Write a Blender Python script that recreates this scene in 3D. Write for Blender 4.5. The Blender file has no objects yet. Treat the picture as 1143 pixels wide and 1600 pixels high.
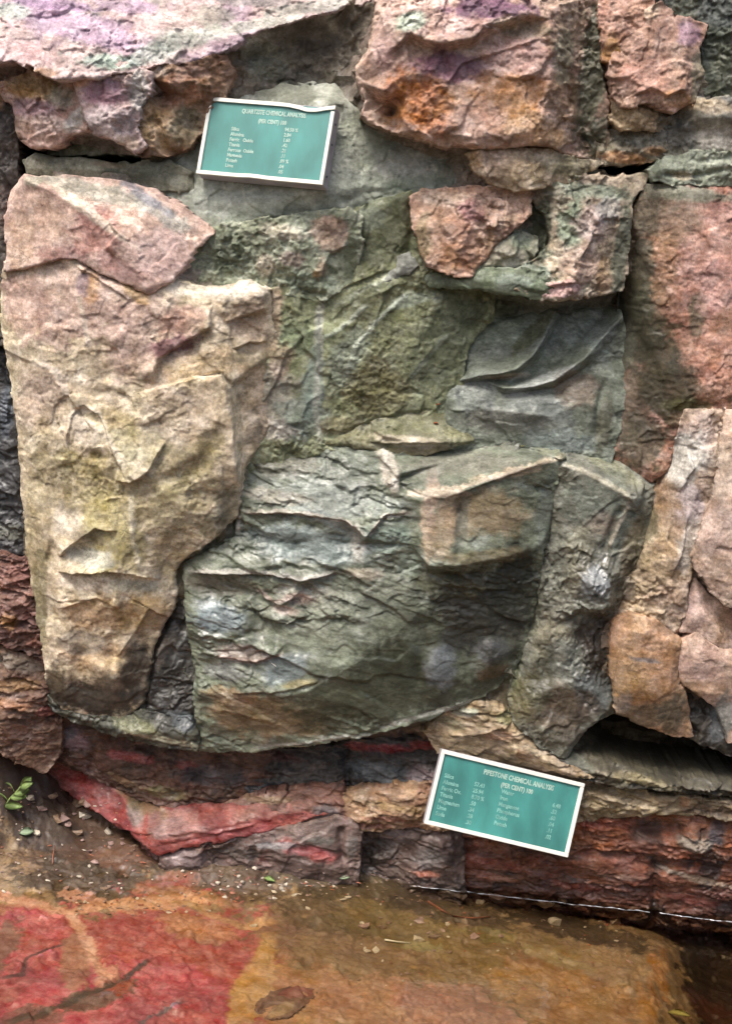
import bpy, math, random
import numpy as np
from mathutils import Matrix, Vector
from mathutils.geometry import delaunay_2d_cdt

scene = bpy.context.scene
COL = scene.collection
rad = math.radians

# ------------------------------------------------------------------ camera
CAM_D, PITCH, ROLL, LENS = 4.86, rad(10.5), rad(6.5), 50.0
FPX = LENS / 36.0 * 1600.0
R_CAM = np.array((Matrix.Rotation(rad(90) - PITCH, 3, 'X') @ Matrix.Rotation(ROLL, 3, 'Z')))
def ray(px, py):
    v = R_CAM @ np.array(((px - 571.5) / FPX, (800.0 - py) / FPX, -1.0))
    return v
_r = ray(700, 1383)                      # this spot of the photograph is where the rock meets the water (y = 0, z = 0)
CAM_H = -_r[2] / _r[1] * CAM_D
CAM = np.array((0.0, -CAM_D, CAM_H))
cd = bpy.data.cameras.new('camera'); cam = bpy.data.objects.new('camera', cd); COL.objects.link(cam)
cam.matrix_world = Matrix.Translation(CAM) @ Matrix([list(r) for r in R_CAM]).to_4x4()
cd.sensor_fit = 'VERTICAL'; cd.sensor_height = 36.0; cd.sensor_width = 36.0; cd.lens = LENS
cd.clip_end = 200; scene.camera = cam

# ------------------------------------------------------------------ sky, sun, exposure (bright overcast)
SUN_EL, SUN_AZ = rad(60), rad(-38)       # azimuth from straight behind the camera, negative = from the left
world = bpy.data.worlds.new('World'); scene.world = world; world.use_nodes = True
wn = world.node_tree.nodes; wl = world.node_tree.links
sky = wn.new('ShaderNodeTexSky'); sky.sky_type = 'NISHITA'; sky.sun_disc = False
sky.sun_elevation = SUN_EL; sky.sun_rotation = rad(180) - SUN_AZ
sky.air_density = 1.0; sky.dust_density = 6.0; sky.ozone_density = 0.6
wl.new(sky.outputs[0], wn['Background'].inputs[0]); wn['Background'].inputs[1].default_value = 0.088
sl = bpy.data.lights.new('sun', 'SUN'); sun = bpy.data.objects.new('sun', sl); COL.objects.link(sun)
sl.energy = 1.4; sl.angle = rad(22); sl.color = (1.0, 0.965, 0.91)
to_sun = Vector((math.sin(SUN_AZ) * math.cos(SUN_EL), -math.cos(SUN_AZ) * math.cos(SUN_EL), math.sin(SUN_EL)))
sun.rotation_euler = to_sun.to_track_quat('Z', 'Y').to_euler(); sun.location = (-2, -5, 6)
vs = scene.view_settings
vs.view_transform = 'Standard'; vs.look = 'None'; vs.exposure = 1.4; vs.gamma = 1.0; vs.use_curve_mapping = False
scene.cycles.max_bounces = 5; scene.cycles.diffuse_bounces = 3; scene.cycles.transparent_max_bounces = 8
scene.cycles.use_adaptive_sampling = True; scene.cycles.adaptive_threshold = 0.03
try: scene.cycles.use_denoising = True
except Exception: pass

# ------------------------------------------------------------------ helpers: tags, colours, noise
def tag(o, label=None, cat=None, group=None, kind=None):
    if label: o['label'] = label
    if cat: o['category'] = cat
    if group: o['group'] = group
    o['kind'] = kind or 'thing'
    return o
ALB = 0.74
def col(h):
    v = np.array([int(h[i:i + 2], 16) / 255.0 for i in (0, 2, 4)])
    v = np.where(v <= 0.04045, v / 12.92, ((v + 0.055) / 1.055) ** 2.4)
    l = v @ np.array((.3, .6, .1)); v = np.clip(l + (v - l) * .8, .002, 1) ** 1.12
    return v * ALB
def hash2(ix, iy, s):
    h = ix.astype(np.int32).view(np.uint32) * np.uint32(374761393)
    h += iy.astype(np.int32).view(np.uint32) * np.uint32(668265263)
    h += np.uint32((int(s) * 974711 + 12345) & 0xFFFFFFFF)
    h ^= h >> np.uint32(13); h *= np.uint32(1274126177); h ^= h >> np.uint32(15); h *= np.uint32(2246822519); h ^= h >> np.uint32(16)
    return h
_GA = np.arange(256) * (2 * math.pi / 256); _GC = np.cos(_GA); _GS = np.sin(_GA)
def gnoise(x, y, s=0):
    x0 = np.floor(x); y0 = np.floor(y); fx = x - x0; fy = y - y0
    u = fx * fx * fx * (fx * (fx * 6 - 15) + 10); v = fy * fy * fy * (fy * (fy * 6 - 15) + 10)
    ix = x0.astype(np.int32); iy = y0.astype(np.int32); one = np.int32(1)
    def g(ax, ay, dx, dy):
        a = hash2(ax, ay, s) >> np.uint32(24)
        return _GC[a] * dx + _GS[a] * dy
    n00 = g(ix, iy, fx, fy); n10 = g(ix + one, iy, fx - 1, fy)
    n01 = g(ix, iy + one, fx, fy - 1); n11 = g(ix + one, iy + one, fx - 1, fy - 1)
    a = n00 + (n10 - n00) * u; b = n01 + (n11 - n01) * u
    return 1.5 * (a + (b - a) * v)
def fbm(x, y, s=0, oct=4, gain=0.5, ridged=False):
    t = 0; a = 1.0; n = 0.0; f = 1.0
    for k in range(oct):
        v = gnoise(x * f, y * f, s + 17 * k)
        if ridged: v = 1 - 2 * np.abs(v)
        t = t + a * v; n += a; a *= gain; f *= 2.03
    return t / n
def facets(x, y, cell, s, sh=0.0):
    """broken-rock facets: every cell of a jittered grid is a little tilted plane"""
    x = x / cell; y = y / cell
    x = x + 0.25 * gnoise(x * 1.7, y * 1.7, s + 5); y = y + 0.25 * gnoise(x * 1.7 + 9, y * 1.7, s + 6)
    ix = np.floor(x); iy = np.floor(y); best = np.full(x.shape, 9.0); sec = np.full(x.shape, 9.0); h = np.zeros(x.shape); h2 = np.zeros(x.shape)
    for dx in (-1, 0, 1):
        for dy in (-1, 0, 1):
            cx = ix + dx; cy = iy + dy
            jx = cx + hash2(cx, cy, s) / 4294967296.0; jy = cy + hash2(cx, cy, s + 1) / 4294967296.0
            ex = x - jx; ey = y - jy; d = ex * ex + ey * ey
            hv = (hash2(cx, cy, s + 2) / 2147483648.0 - 1) * 0.5 + ex * (hash2(cx, cy, s + 3) / 2147483648.0 - 1) * 0.9 + ey * ((hash2(cx, cy, s + 4) / 2147483648.0 - 1) * 0.9 - sh)
            m = d < best
            sec = np.where(m, best, np.minimum(sec, d)); h2 = np.where(m, h, np.where(d <= sec, hv, h2))
            h = np.where(m, hv, h); best = np.where(m, d, best)
    w = np.clip((np.sqrt(sec) - np.sqrt(best)) / 0.06, 0, 1)       # soften the step between cells
    return h * (0.5 + 0.5 * w) + h2 * (0.5 - 0.5 * w)
def sstep(a, b, x):
    t = np.clip((x - a) / (b - a), 0, 1); return t * t * (3 - 2 * t)
def blur(a, n):
    for _ in range(n):
        p = np.pad(a, 1, mode='edge')
        a = (p[:-2, 1:-1] + p[2:, 1:-1] + p[1:-1, :-2] + p[1:-1, 2:] + 2 * p[1:-1, 1:-1]) / 6.0
    return a
def seg_dist(X, Y, pts):
    """distance to a polyline and the side one is on"""
    best = np.full(X.shape, 1e9); side = np.zeros(X.shape); along = np.zeros(X.shape); L = 0.0
    for (ax, ay), (bx, by) in zip(pts[:-1], pts[1:]):
        vx, vy = bx - ax, by - ay; l2 = vx * vx + vy * vy + 1e-12
        t = np.clip(((X - ax) * vx + (Y - ay) * vy) / l2, 0, 1)
        ex = X - ax - t * vx; ey = Y - ay - t * vy; d = ex * ex + ey * ey
        m = d < best
        best = np.where(m, d, best); side = np.where(m, np.sign(vx * ey - vy * ex), side)
        along = np.where(m, L + t * math.sqrt(l2), along); L += math.sqrt(l2)
    return np.sqrt(best), side, along / max(L, 1e-9)
def poly_sdf(X, Y, pts):
    """signed distance to a closed outline, positive inside"""
    n = len(pts); d, _, _ = seg_dist(X, Y, list(pts) + [pts[0]])
    ins = np.zeros(X.shape, bool)
    for i in range(n):
        (x1, y1), (x2, y2) = pts[i], pts[(i + 1) % n]
        if y1 == y2: continue
        c = (y1 > Y) != (y2 > Y)
        ins ^= c & (X < (x2 - x1) * (Y - y1) / (y2 - y1) + x1)
    return np.where(ins, d, -d)

# ------------------------------------------------------------------ materials
def new_mat(name):
    m = bpy.data.materials.new(name); m.use_nodes = True
    nt = m.node_tree; b = nt.nodes['Principled BSDF']
    return m, nt, b
def N(nt, typ, **kw):
    n = nt.nodes.new(typ)
    for k, v in kw.items():
        if k in n.inputs.keys(): n.inputs[k].default_value = v
        else: setattr(n, k, v)
    return n
def rock_material(name, grain=1.0, speck=1.0, dry_rough=0.85, wet_rough=0.28, stretch=(1, 1, 1)):
    """stone: mineral colour and some painted light from the sculpted mesh, mottled and speckled by noise; alpha of the colour = how wet it is"""
    m, nt, b = new_mat(name); L = nt.links.new
    at = N(nt, 'ShaderNodeAttribute', attribute_name='stone')
    geo = N(nt, 'ShaderNodeNewGeometry'); mp = N(nt, 'ShaderNodeMapping'); mp.inputs['Scale'].default_value = stretch
    L(geo.outputs['Position'], mp.inputs['Vector'])
    def noise(scale, detail=6.0, rough=0.6):
        n = N(nt, 'ShaderNodeTexNoise'); n.inputs['Scale'].default_value = scale; n.inputs['Detail'].default_value = detail
        n.inputs['Roughness'].default_value = rough; L(mp.outputs[0], n.inputs['Vector']); return n
    def rng(src, a0, a1, b0, b1):
        r = N(nt, 'ShaderNodeMapRange'); r.inputs[1].default_value = a0; r.inputs[2].default_value = a1
        r.inputs[3].default_value = b0; r.inputs[4].default_value = b1; L(src, r.inputs[0]); return r.outputs[0]
    def mult(a, bsock):
        x = N(nt, 'ShaderNodeMix', data_type='RGBA', blend_type='MULTIPLY'); x.inputs[0].default_value = 1.0
        L(a, x.inputs[6]); L(bsock, x.inputs[7]); return x.outputs[2]
    n1 = noise(19, 5, 0.74); n2 = noise(85, 2, 0.7); n3 = noise(6, 4, 0.65)
    c = mult(at.outputs['Color'], rng(n1.outputs['Fac'], 0.3, 0.7, 1 - 0.38 * speck, 1 + 0.38 * speck))
    c = mult(c, rng(n2.outputs['Fac'], 0.3, 0.7, 1 - 0.26 * speck, 1 + 0.26 * speck))
    hs = N(nt, 'ShaderNodeHueSaturation'); L(c, hs.inputs['Color'])
    L(rng(n3.outputs['Fac'], 0.3, 0.7, 0.488, 0.512), hs.inputs['Hue']); L(rng(n1.outputs['Fac'], 0.3, 0.7, 1.2, 0.7), hs.inputs['Saturation'])
    L(rng(n3.outputs['Fac'], 0.35, 0.65, 0.86, 1.14), hs.inputs['Value'])
    # pale oblique streaks of the bedding, also painting in wet highlights
    m2 = N(nt, 'ShaderNodeMapping'); m2.inputs['Rotation'].default_value = (0, rad(28), 0); m2.inputs['Scale'].default_value = (.8, .9, 1.7); L(geo.outputs['Position'], m2.inputs['Vector'])
    n4 = N(nt, 'ShaderNodeTexNoise'); n4.inputs['Scale'].default_value = 15; n4.inputs['Detail'].default_value = 3; n4.inputs['Roughness'].default_value = .65; L(m2.outputs[0], n4.inputs['Vector'])
    # dark mineral grains
    v = N(nt, 'ShaderNodeTexVoronoi'); v.inputs['Scale'].default_value = 90; L(mp.outputs[0], v.inputs['Vector'])
    sp = mult(hs.outputs['Color'], rng(v.outputs['Distance'], 0.08, 0.25, 1 - 0.25 * speck, 1.04))
    sp = mult(sp, rng(n4.outputs['Fac'], 0.4, 0.68, 1 - .2 * speck, 1 + .45 * speck))
    # hairline cracks, only here and there
    wv = N(nt, 'ShaderNodeVectorMath', operation='MULTIPLY_ADD'); wv.inputs[1].default_value = (.16, .16, .16); L(n1.outputs['Color'], wv.inputs[0]); L(mp.outputs[0], wv.inputs[2])
    cr = N(nt, 'ShaderNodeTexVoronoi', feature='DISTANCE_TO_EDGE'); cr.inputs['Scale'].default_value = 8; L(wv.outputs[0], cr.inputs['Vector'])
    crd = N(nt, 'ShaderNodeMath', operation='ADD'); crd.use_clamp = True; L(rng(cr.outputs['Distance'], 0.0, 0.022, 0.0, 1.0), crd.inputs[0]); L(rng(n3.outputs['Fac'], 0.42, 0.6, 1.0, 0.0), crd.inputs[1])
    sp = mult(sp, rng(crd.outputs[0], 0, 1, 0.45, 1.0))
    # thin wet film darkens the stone a little
    dk = mult(sp, rng(at.outputs['Alpha'], 0.1, 1, 1.0, 0.45))
    L(dk, b.inputs['Base Color'])
    w = N(nt, 'ShaderNodeMath', operation='MULTIPLY_ADD'); w.inputs[1].default_value = 0.9; w.use_clamp = True
    L(rng(n1.outputs['Fac'], 0.35, 0.65, -0.25, 0.25), w.inputs[2]); L(at.outputs['Alpha'], w.inputs[0])
    L(rng(w.outputs[0], 0, 1, dry_rough, wet_rough), b.inputs['Roughness'])
    b.inputs['Specular IOR Level'].default_value = 0.45
    L(rng(w.outputs[0], 0.3, 0.95, 0, 0.75), b.inputs['Coat Weight']); b.inputs['Coat Roughness'].default_value = .26; b.inputs['Coat IOR'].default_value = 1.4      # film of water
    bp = N(nt, 'ShaderNodeBump'); bp.inputs['Strength'].default_value = 0.5 * grain; bp.inputs['Distance'].default_value = 0.005
    ad = N(nt, 'ShaderNodeMath', operation='ADD'); L(n1.outputs['Fac'], ad.inputs[0])
    L(rng(n2.outputs['Fac'], 0, 1, 0, 0.4), ad.inputs[1])
    ad2 = N(nt, 'ShaderNodeMath', operation='ADD'); L(ad.outputs[0], ad2.inputs[0]); L(rng(crd.outputs[0], 0, 1, 0, 0.5), ad2.inputs[1]); L(ad2.outputs[0], bp.inputs['Height']); L(bp.outputs[0], b.inputs['Normal'])
    return m
M_QUARTZ = rock_material('quartzite')
M_SLATE = rock_material('slate', 1.1, 1.0, 0.8, 0.22, (1, 1, 1.5))
M_STRATA = rock_material('layered_stone', 1.1, 1.0, 0.85, 0.38, (0.8, 0.8, 1.6))
M_CEMENT = rock_material('cement', 0.8, 0.7, 0.9, 0.5)
M_BED = rock_material('streambed_stone', 0.8, 0.6, 0.75, 0.3)

# ------------------------------------------------------------------ the stone sculptor
G = 0.0037                                   # mesh spacing, metres
PXM = 457.0                                 # photo pixels per metre at the rock face
def on_face(px, py, d):                     # point of the sight line that lies d metres in front of the nominal face y = 0
    v = ray(px, py); t = (CAM_D - d) / v[1]; p = CAM + t * v
    return p[0], p[2]
def on_level(px, py, z):                    # point of the sight line at height z
    v = ray(px, py); t = (z - CAM_H) / v[2]; p = CAM + t * v
    return p[0], p[1]

def tin(verts, lines, X, Y):
    """heights of a surface given by points and crease lines, on a grid"""
    co = [Vector((v[0], v[1])) for v in verts]
    ov, oe, of, ovm, _, _ = delaunay_2d_cdt(co, lines, [], 0, 1e-6)
    hz = []
    P = np.array([(v[0], v[1], v[2]) for v in verts])
    for v, om in zip(ov, ovm):
        if om: hz.append(verts[om[0]][2])
        else:
            w = 1 / ((P[:, 0] - v[0]) ** 2 + (P[:, 1] - v[1]) ** 2 + 1e-7); hz.append(float((w * P[:, 2]).sum() / w.sum()))
    x0, y0 = X[0, 0], Y[0, 0]; ny, nx = X.shape; g = X[0, 1] - X[0, 0]
    H = np.full(X.shape, np.nan)
    for f in of:
        for k in range(1, len(f) - 1):
            i, j, l = f[0], f[k], f[k + 1]
            a, b, c = ov[i], ov[j], ov[l]
            den = (b[1] - c[1]) * (a[0] - c[0]) + (c[0] - b[0]) * (a[1] - c[1])
            if abs(den) < 1e-12: continue
            c0 = max(0, int((min(a[0], b[0], c[0]) - x0) / g) - 1); c1 = min(nx, int((max(a[0], b[0], c[0]) - x0) / g) + 3)
            r0 = max(0, int((min(a[1], b[1], c[1]) - y0) / g) - 1); r1 = min(ny, int((max(a[1], b[1], c[1]) - y0) / g) + 3)
            if c1 <= c0 or r1 <= r0: continue
            xs = X[r0:r1, c0:c1]; ys = Y[r0:r1, c0:c1]
            u = ((b[1] - c[1]) * (xs - c[0]) + (c[0] - b[0]) * (ys - c[1])) / den
            v = ((c[1] - a[1]) * (xs - c[0]) + (a[0] - c[0]) * (ys - c[1])) / den
            w = 1 - u - v; m = (u >= -1e-6) & (v >= -1e-6) & (w >= -1e-6)
            sub = H[r0:r1, c0:c1]; sub[m] = (u * hz[i] + v * hz[j] + w * hz[l])[m]
    for _ in range(400):                    # spread outwards past the hull
        bad = np.isnan(H)
        if not bad.any(): break
        p = np.pad(H, 1, constant_values=np.nan)
        st = np.stack((p[:-2, 1:-1], p[2:, 1:-1], p[1:-1, :-2], p[1:-1, 2:]))
        cnt = (~np.isnan(st)).sum(0); sm = np.nansum(st, 0)
        H = np.where(bad & (cnt > 0), sm / np.maximum(cnt, 1), H)
    return np.nan_to_num(H)

PRESET = {   #          lumps   lump_f  facet  cell   ridged rf  fine   ff   edge
    'quartz': dict(lump=.010, lf=5, fac=.015, cell=.08, rid=.005, rf=22, fine=.0016, ff=95, edge=.009, rnd=.016, blur=3),
    'smooth': dict(lump=.008, lf=4, fac=.004, cell=.11, rid=.002, rf=18, fine=.0011, ff=90, edge=.008, rnd=.018, blur=6),
    'slate': dict(ax=.65, sh=.2, lump=.008, lf=6, fac=.013, cell=.06, rid=.004, rf=20, fine=.0016, ff=90, edge=.009, rnd=.012, blur=2),
    'strata': dict(ax=.45, sh=.15, lump=.006, lf=6, fac=.015, cell=.045, rid=.004, rf=20, fine=.0016, ff=90, edge=.009, rnd=.008, blur=2),
    'cement': dict(lump=.008, lf=5, fac=.002, cell=.08, rid=.002, rf=16, fine=.0012, ff=90, edge=.010, rnd=.02, blur=8),
}
SEED = [100]
def sculpt(name, label, cat, outline, lines=(), pts=(), f=(), base='c8b090', second=None, c=(), wet=(), wet0=0.1, preset='quartz',
           mat=None, back=0.30, ripple=None, group='blocks of the rock face', level=False, kind=None, g=None, parent=None, skirt=True, calm=(), puff=None, veins=(), **over):  # veins also carry highlights painted along ledges
    """one block of stone: outline and creases are (photo x, photo y, cm in front of the face) - or, for ground, cm of height - turned into
    metres where they stand, filled, roughened with broken-rock relief, given sides that run back into the cliff, and stained"""
    pr = dict(PRESET[preset]); pr.update(over); SEED[0] += 37; s = SEED[0]; g = g or G
    place = on_level if level else on_face
    outline = list(outline)
    V = []; E = []; OUT = []
    k_ = puff if puff is not None else (0.0 if level else {'quartz': .62, 'smooth': .5, 'slate': .35, 'strata': .45, 'cement': 0}[preset])
    inner = np.array([q for ln in lines for q in ln] + list(pts), float)
    if k_ > 0 and len(inner):
        no = []
        for q_ in outline:
            px, py, d = q_[:3]
            if len(q_) > 3: no.append((px, py, d)); continue        # this corner stays flush with its neighbour
            w = 1 / ((inner[:, 0] - px) ** 2 + (inner[:, 1] - py) ** 2 + 30.0) ** 1.5
            di = float((w * inner[:, 2]).sum() / w.sum()); no.append((px, py, d + k_ * max(0.0, di - d)))
        outline = no
    for (px, py, d) in [q_[:3] for q_ in outline]:
        x, y = place(px, py, d / 100.0); V.append((x, y, d / 100.0)); OUT.append((x, y))
    n = len(V); E += [(i, (i + 1) % n) for i in range(n)]
    for ln in lines:
        k0 = len(V)
        for (px, py, d) in ln:
            x, y = place(px, py, d / 100.0); V.append((x, y, d / 100.0))
        E += [(k, k + 1) for k in range(k0, len(V) - 1)]
    for (px, py, d) in pts:
        x, y = place(px, py, d / 100.0); V.append((x, y, d / 100.0))
    o = np.array(OUT); m = 0.03
    xs = np.arange(math.floor((o[:, 0].min() - m) / g) * g, o[:, 0].max() + m + g, g)
    ys = np.arange(math.floor((o[:, 1].min() - m) / g) * g, o[:, 1].max() + m + g, g)
    X, Y = np.meshgrid(xs, ys)
    H = tin(V, E, X, Y)
    H = blur(H, pr['blur'])
    H0 = H
    def look(px, py):                       # where a pixel of the photograph meets this stone
        d = float(np.mean(o[:, 1] * 0)) + float(np.median(H0))
        for _ in range(4):
            x, y = place(px, py, d)
            i = int(np.clip(round((y - ys[0]) / g), 0, len(ys) - 1)); j = int(np.clip(round((x - xs[0]) / g), 0, len(xs) - 1))
            d = 0.3 * d + 0.7 * float(H0[i, j])
        return place(px, py, d)
    # outline with a natural wobble
    wx = X + pr['edge'] * fbm(X * 14, Y * 14, s, 4, 0.6); wy = Y + pr['edge'] * fbm(X * 14 + 7, Y * 14 + 3, s + 3, 4, 0.6)
    S = poly_sdf(wx, wy, OUT) + 0.005 + .9 * pr['edge'] * facets(X, Y, .05, s + 5)
    # relief
    warp = 0.03 * fbm(X * 7, Y * 7, s + 9, 3)
    D = .7 * pr['lump'] * fbm(X * pr['lf'], Y * pr['lf'], s + 11, 3)
    rough = sstep(-.45, .45, fbm(X * 3.1, Y * 3.1, s + 15, 3))          # smooth parting planes next to broken patches
    cl = pr['cell']; ax = pr.get('ax', 1.0); sh = pr.get('sh', 0.0); an = rad(pr.get('an', 0))
    u_ = (X * math.cos(an) + Y * math.sin(an)) * ax; v_ = -X * math.sin(an) + Y * math.cos(an)
    D = D + pr['fac'] * (1.3 * facets(u_ + warp, v_ - warp, cl * 1.9, s + 21, sh) + (0.25 + 0.9 * rough) * facets(u_ - warp, v_ + warp, cl * .8, s + 25, sh) + (0.15 + 0.55 * rough) * facets(u_ - warp, v_ * 1.2 + warp, cl * 0.36, s + 31, sh) + (.08 + .3 * rough) * facets(u_ * 1.1 + warp, v_ - warp, cl * .17, s + 35, sh))
    D = D + pr['rid'] * (.25 + .9 * rough) * (fbm(X * pr['rf'] + 3 * warp, Y * pr['rf'] * 1.3, s + 41, 4, 0.6, True) - 0.3) * .3
    D = D + pr['fine'] * (.4 + .9 * rough) * fbm(X * pr['ff'], Y * pr['ff'], s + 51, 3, 0.7)
    for (px, py, rx, ry, am) in calm:       # flat parting planes
        cx, cy = look(px, py); e = np.sqrt(((X - cx) / (rx / PXM)) ** 2 + ((Y - cy) / (ry / PXM)) ** 2)
        D = D * (1 - am * sstep(1.2, .75, e + .25 * fbm(X * 9, Y * 9, s + 77, 3)))
    if ripple:                              # stacked scalloped layers
        for (amp, wl, ang, wp, box) in ripple:
            ca, sa = math.cos(rad(ang)), math.sin(rad(ang))
            q = (Y * ca + X * sa) / wl + 1.4 * wp * fbm(X * 5, Y * 8, s + 61, 4, 0.55)
            fr = q - np.floor(q); saw = np.where(fr < 0.72, (fr / 0.72) ** 1.5, (1 - fr) / 0.28)
            hh = hash2(np.floor(q), np.floor(X * 6 + 2 * fbm(X * 4, Y * 6, s + 66, 2)), s) / 4294967296.0
            msk = 1.0
            if box:
                cx, cy = look(box[0], box[1]); e = ((X - cx) / (box[2] / PXM)) ** 2 + ((Y - cy) / (box[3] / PXM)) ** 2
                msk = sstep(1.25, 0.55, e + 0.35 * fbm(X * 9, Y * 9, s + 63, 3))
            D = D - 1.2 * amp * (saw * (0.15 + hh)) * msk * (.35 + .9 * sstep(-.35, .35, fbm(X * 4 + 3, Y * 4, s + 69, 3)))
    fw = 0.006 * fbm(X * 22, Y * 22, s + 71, 3); fw2 = 0.006 * fbm(X * 22 + 5, Y * 22 + 1, s + 72, 3)
    for ft in f:
        if ft[0] == 'bump':
            _, px, py, rx, ry, rot, h = ft; cx, cy = look(px, py); ca, sa = math.cos(rad(rot)), math.sin(rad(rot))
            u = ((X + fw - cx) * ca + (Y + fw2 - cy) * sa) / (rx / PXM); v = (-(X + fw - cx) * sa + (Y + fw2 - cy) * ca) / (ry / PXM)
            D = D + h / 100.0 * np.exp(-1.2 * (u * u + v * v) ** 1.5)
        else:
            _, P, h, w = ft; pl = [look(*p) for p in P]; dist, side, al = seg_dist(X + fw, Y + fw2, pl); w = w / PXM; h = h / 100.0
            end = np.clip(np.minimum(al, 1 - al) * 8, 0, 1) ** 0.7
            if ft[0] == 'groove': D = D - h * np.exp(-(dist / w) ** 2) * end
            elif ft[0] == 'ridge': D = D + h * np.exp(-dist / w) * end
            elif ft[0] == 'step':           # the side on the right hand (walking along the line, in the picture) stands proud
                t = sstep(-0.003, 0.003, -side * dist); D = D + 1.5 * h * end * t * np.exp(-dist / w)
    H = H + D
    r = .75 * pr['rnd'] * np.clip(.5 + .9 * fbm(X * 6, Y * 6, s + 75, 3), .12, 1.4); t = np.clip(S / r, 0, 1)
    H = H - (r * (1 - np.sqrt(np.maximum(0, 1 - (1 - t) ** 2))) if not level else 0)
    # colour and wetness
    K = np.empty(X.shape + (4,)); K[..., :3] = col(base); W = np.full(X.shape, wet0)
    if second:
        for k, (hx, sc, th, am) in enumerate(second):
            mk = sstep(th, th + 0.25, fbm(X * sc, Y * sc, s + 81 + 7 * k, 5, 0.6)) * am
            K[..., :3] += (col(hx) - K[..., :3]) * mk[..., None]
    nz = fbm(X * 9, Y * 9, s + 91, 5, 0.62); nz2 = fbm(X * 34, Y * 34, s + 95, 4, 0.75)
    def blob(px, py, rx, ry, rot):
        cx, cy = look(px, py); ca, sa = math.cos(rad(-rot)), math.sin(rad(-rot)); fy = 0.47 if level else 1.0
        u = ((X - cx) * ca + (Y - cy) * fy * sa) / (rx / PXM); v = (-(X - cx) * sa + (Y - cy) * fy * ca) / (ry / PXM)
        return sstep(1.05 if level else 1.18, .93 if level else .68, np.sqrt(u * u + v * v) + 0.6 * nz + 0.45 * nz2)
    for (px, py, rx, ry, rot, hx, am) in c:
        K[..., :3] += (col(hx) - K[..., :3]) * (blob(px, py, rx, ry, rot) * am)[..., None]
    for (P, w, hx, am) in veins:               # veins, worn rims, silt lines and highlights painted along ledges
        dist, _, al = seg_dist(X + .010 * nz, Y + .010 * nz2, [look(*p) for p in P]); w = w / PXM
        mk = sstep(1.25, .6, dist * (.75 if level else 1) / w + .9 * nz2 + .5 * nz) * am * np.clip(np.minimum(al, 1 - al) * 10 + .3, 0, 1)
        K[..., :3] += (col(hx) - K[..., :3]) * mk[..., None]
    for (px, py, rx, ry, rot, am) in wet:
        W = W + (am - W) * blob(px, py, rx, ry, rot)
    K[..., :3] *= (1 + 0.16 * nz + 0.12 * nz2)[..., None]; K[..., 3] = np.clip(W + 0.15 * nz, 0, 1); K = np.clip(K, 0, 1)
    # mesh
    ins = S > 0
    cell = ins[:-1, :-1] | ins[1:, :-1] | ins[:-1, 1:] | ins[1:, 1:]
    gy, gx = np.gradient(S, g); gl = np.sqrt(gx * gx + gy * gy) + 1e-6
    mv = np.where(S < 0, np.clip(-S, 0, 1.2 * g), 0)
    PX = X + mv * gx / gl; PY = Y + mv * gy / gl
    used = np.zeros(X.shape, bool)
    used[:-1, :-1] |= cell; used[1:, :-1] |= cell; used[:-1, 1:] |= cell; used[1:, 1:] |= cell
    idx = np.full(X.shape, -1, np.int64); nv = int(used.sum()); idx[used] = np.arange(nv)
    if level: co = np.stack((PX[used], PY[used], H[used]), 1)
    else: co = np.stack((PX[used], -H[used], PY[used]), 1)
    kol = K[used]
    a = idx[:-1, :-1][cell]; b_ = idx[:-1, 1:][cell]; c_ = idx[1:, 1:][cell]; d_ = idx[1:, :-1][cell]
    quads = np.stack((a, b_, c_, d_), 1)
    if skirt:
        cp = np.pad(cell, 1); e = []
        lo = cell & ~cp[:-2, 1:-1]; e.append(np.stack((idx[:-1, :-1][lo], idx[:-1, 1:][lo]), 1))
        hi = cell & ~cp[2:, 1:-1]; e.append(np.stack((idx[1:, 1:][hi], idx[1:, :-1][hi]), 1))
        le = cell & ~cp[1:-1, :-2]; e.append(np.stack((idx[1:, :-1][le], idx[:-1, :-1][le]), 1))
        ri = cell & ~cp[1:-1, 2:]; e.append(np.stack((idx[:-1, 1:][ri], idx[1:, 1:][ri]), 1))
        e = np.concatenate(e); bv = np.unique(e); mp_ = np.full(nv, -1, np.int64)
        low = float(H[used].min()) - back
        prev = bv; prevco = co[bv].copy(); rings = 3
        allco = [co]; allk = [kol]; cur = nv; q = [quads]
        last = np.arange(nv)
        for k in range(1, rings + 1):
            nc = co[bv].copy(); tt = (k / rings) ** 1.3; ax = 2 if level else 1; tgt = low if level else -low
            nc[:, ax] = nc[:, ax] * (1 - tt) + tgt * tt
            jit = 0.004 * np.sin(np.arange(len(bv)) * 0.37 + k) if k < rings else 0
            nc[:, 0] += jit
            nw = np.full(nv, -1, np.int64); nw[bv] = cur + np.arange(len(bv)); cur += len(bv)
            q.append(np.stack((last[e[:, 1]], last[e[:, 0]], nw[e[:, 0]], nw[e[:, 1]]), 1))
            allco.append(nc); allk.append(kol[bv]); last = nw
        co = np.concatenate(allco); kol = np.concatenate(allk); quads = np.concatenate(q)
    if not level: pass
    org = np.array((co[:, 0].mean(), co[:, 1].mean(), co[:, 2].min())); co = co - org
    me = bpy.data.meshes.new(name); nq = len(quads)
    me.vertices.add(len(co)); me.vertices.foreach_set('co', co.astype(np.float32).ravel())
    me.loops.add(nq * 4); me.loops.foreach_set('vertex_index', quads.astype(np.int32).ravel())
    me.polygons.add(nq); me.polygons.foreach_set('loop_start', np.arange(0, nq * 4, 4, dtype=np.int32))
    me.polygons.foreach_set('use_smooth', np.ones(nq, bool))
    me.update(calc_edges=True); me.validate()
    ca = me.color_attributes.new('stone', 'FLOAT_COLOR', 'POINT'); ca.data.foreach_set('color', kol.astype(np.float32).ravel())
    me.materials.append(mat or M_QUARTZ)
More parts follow.
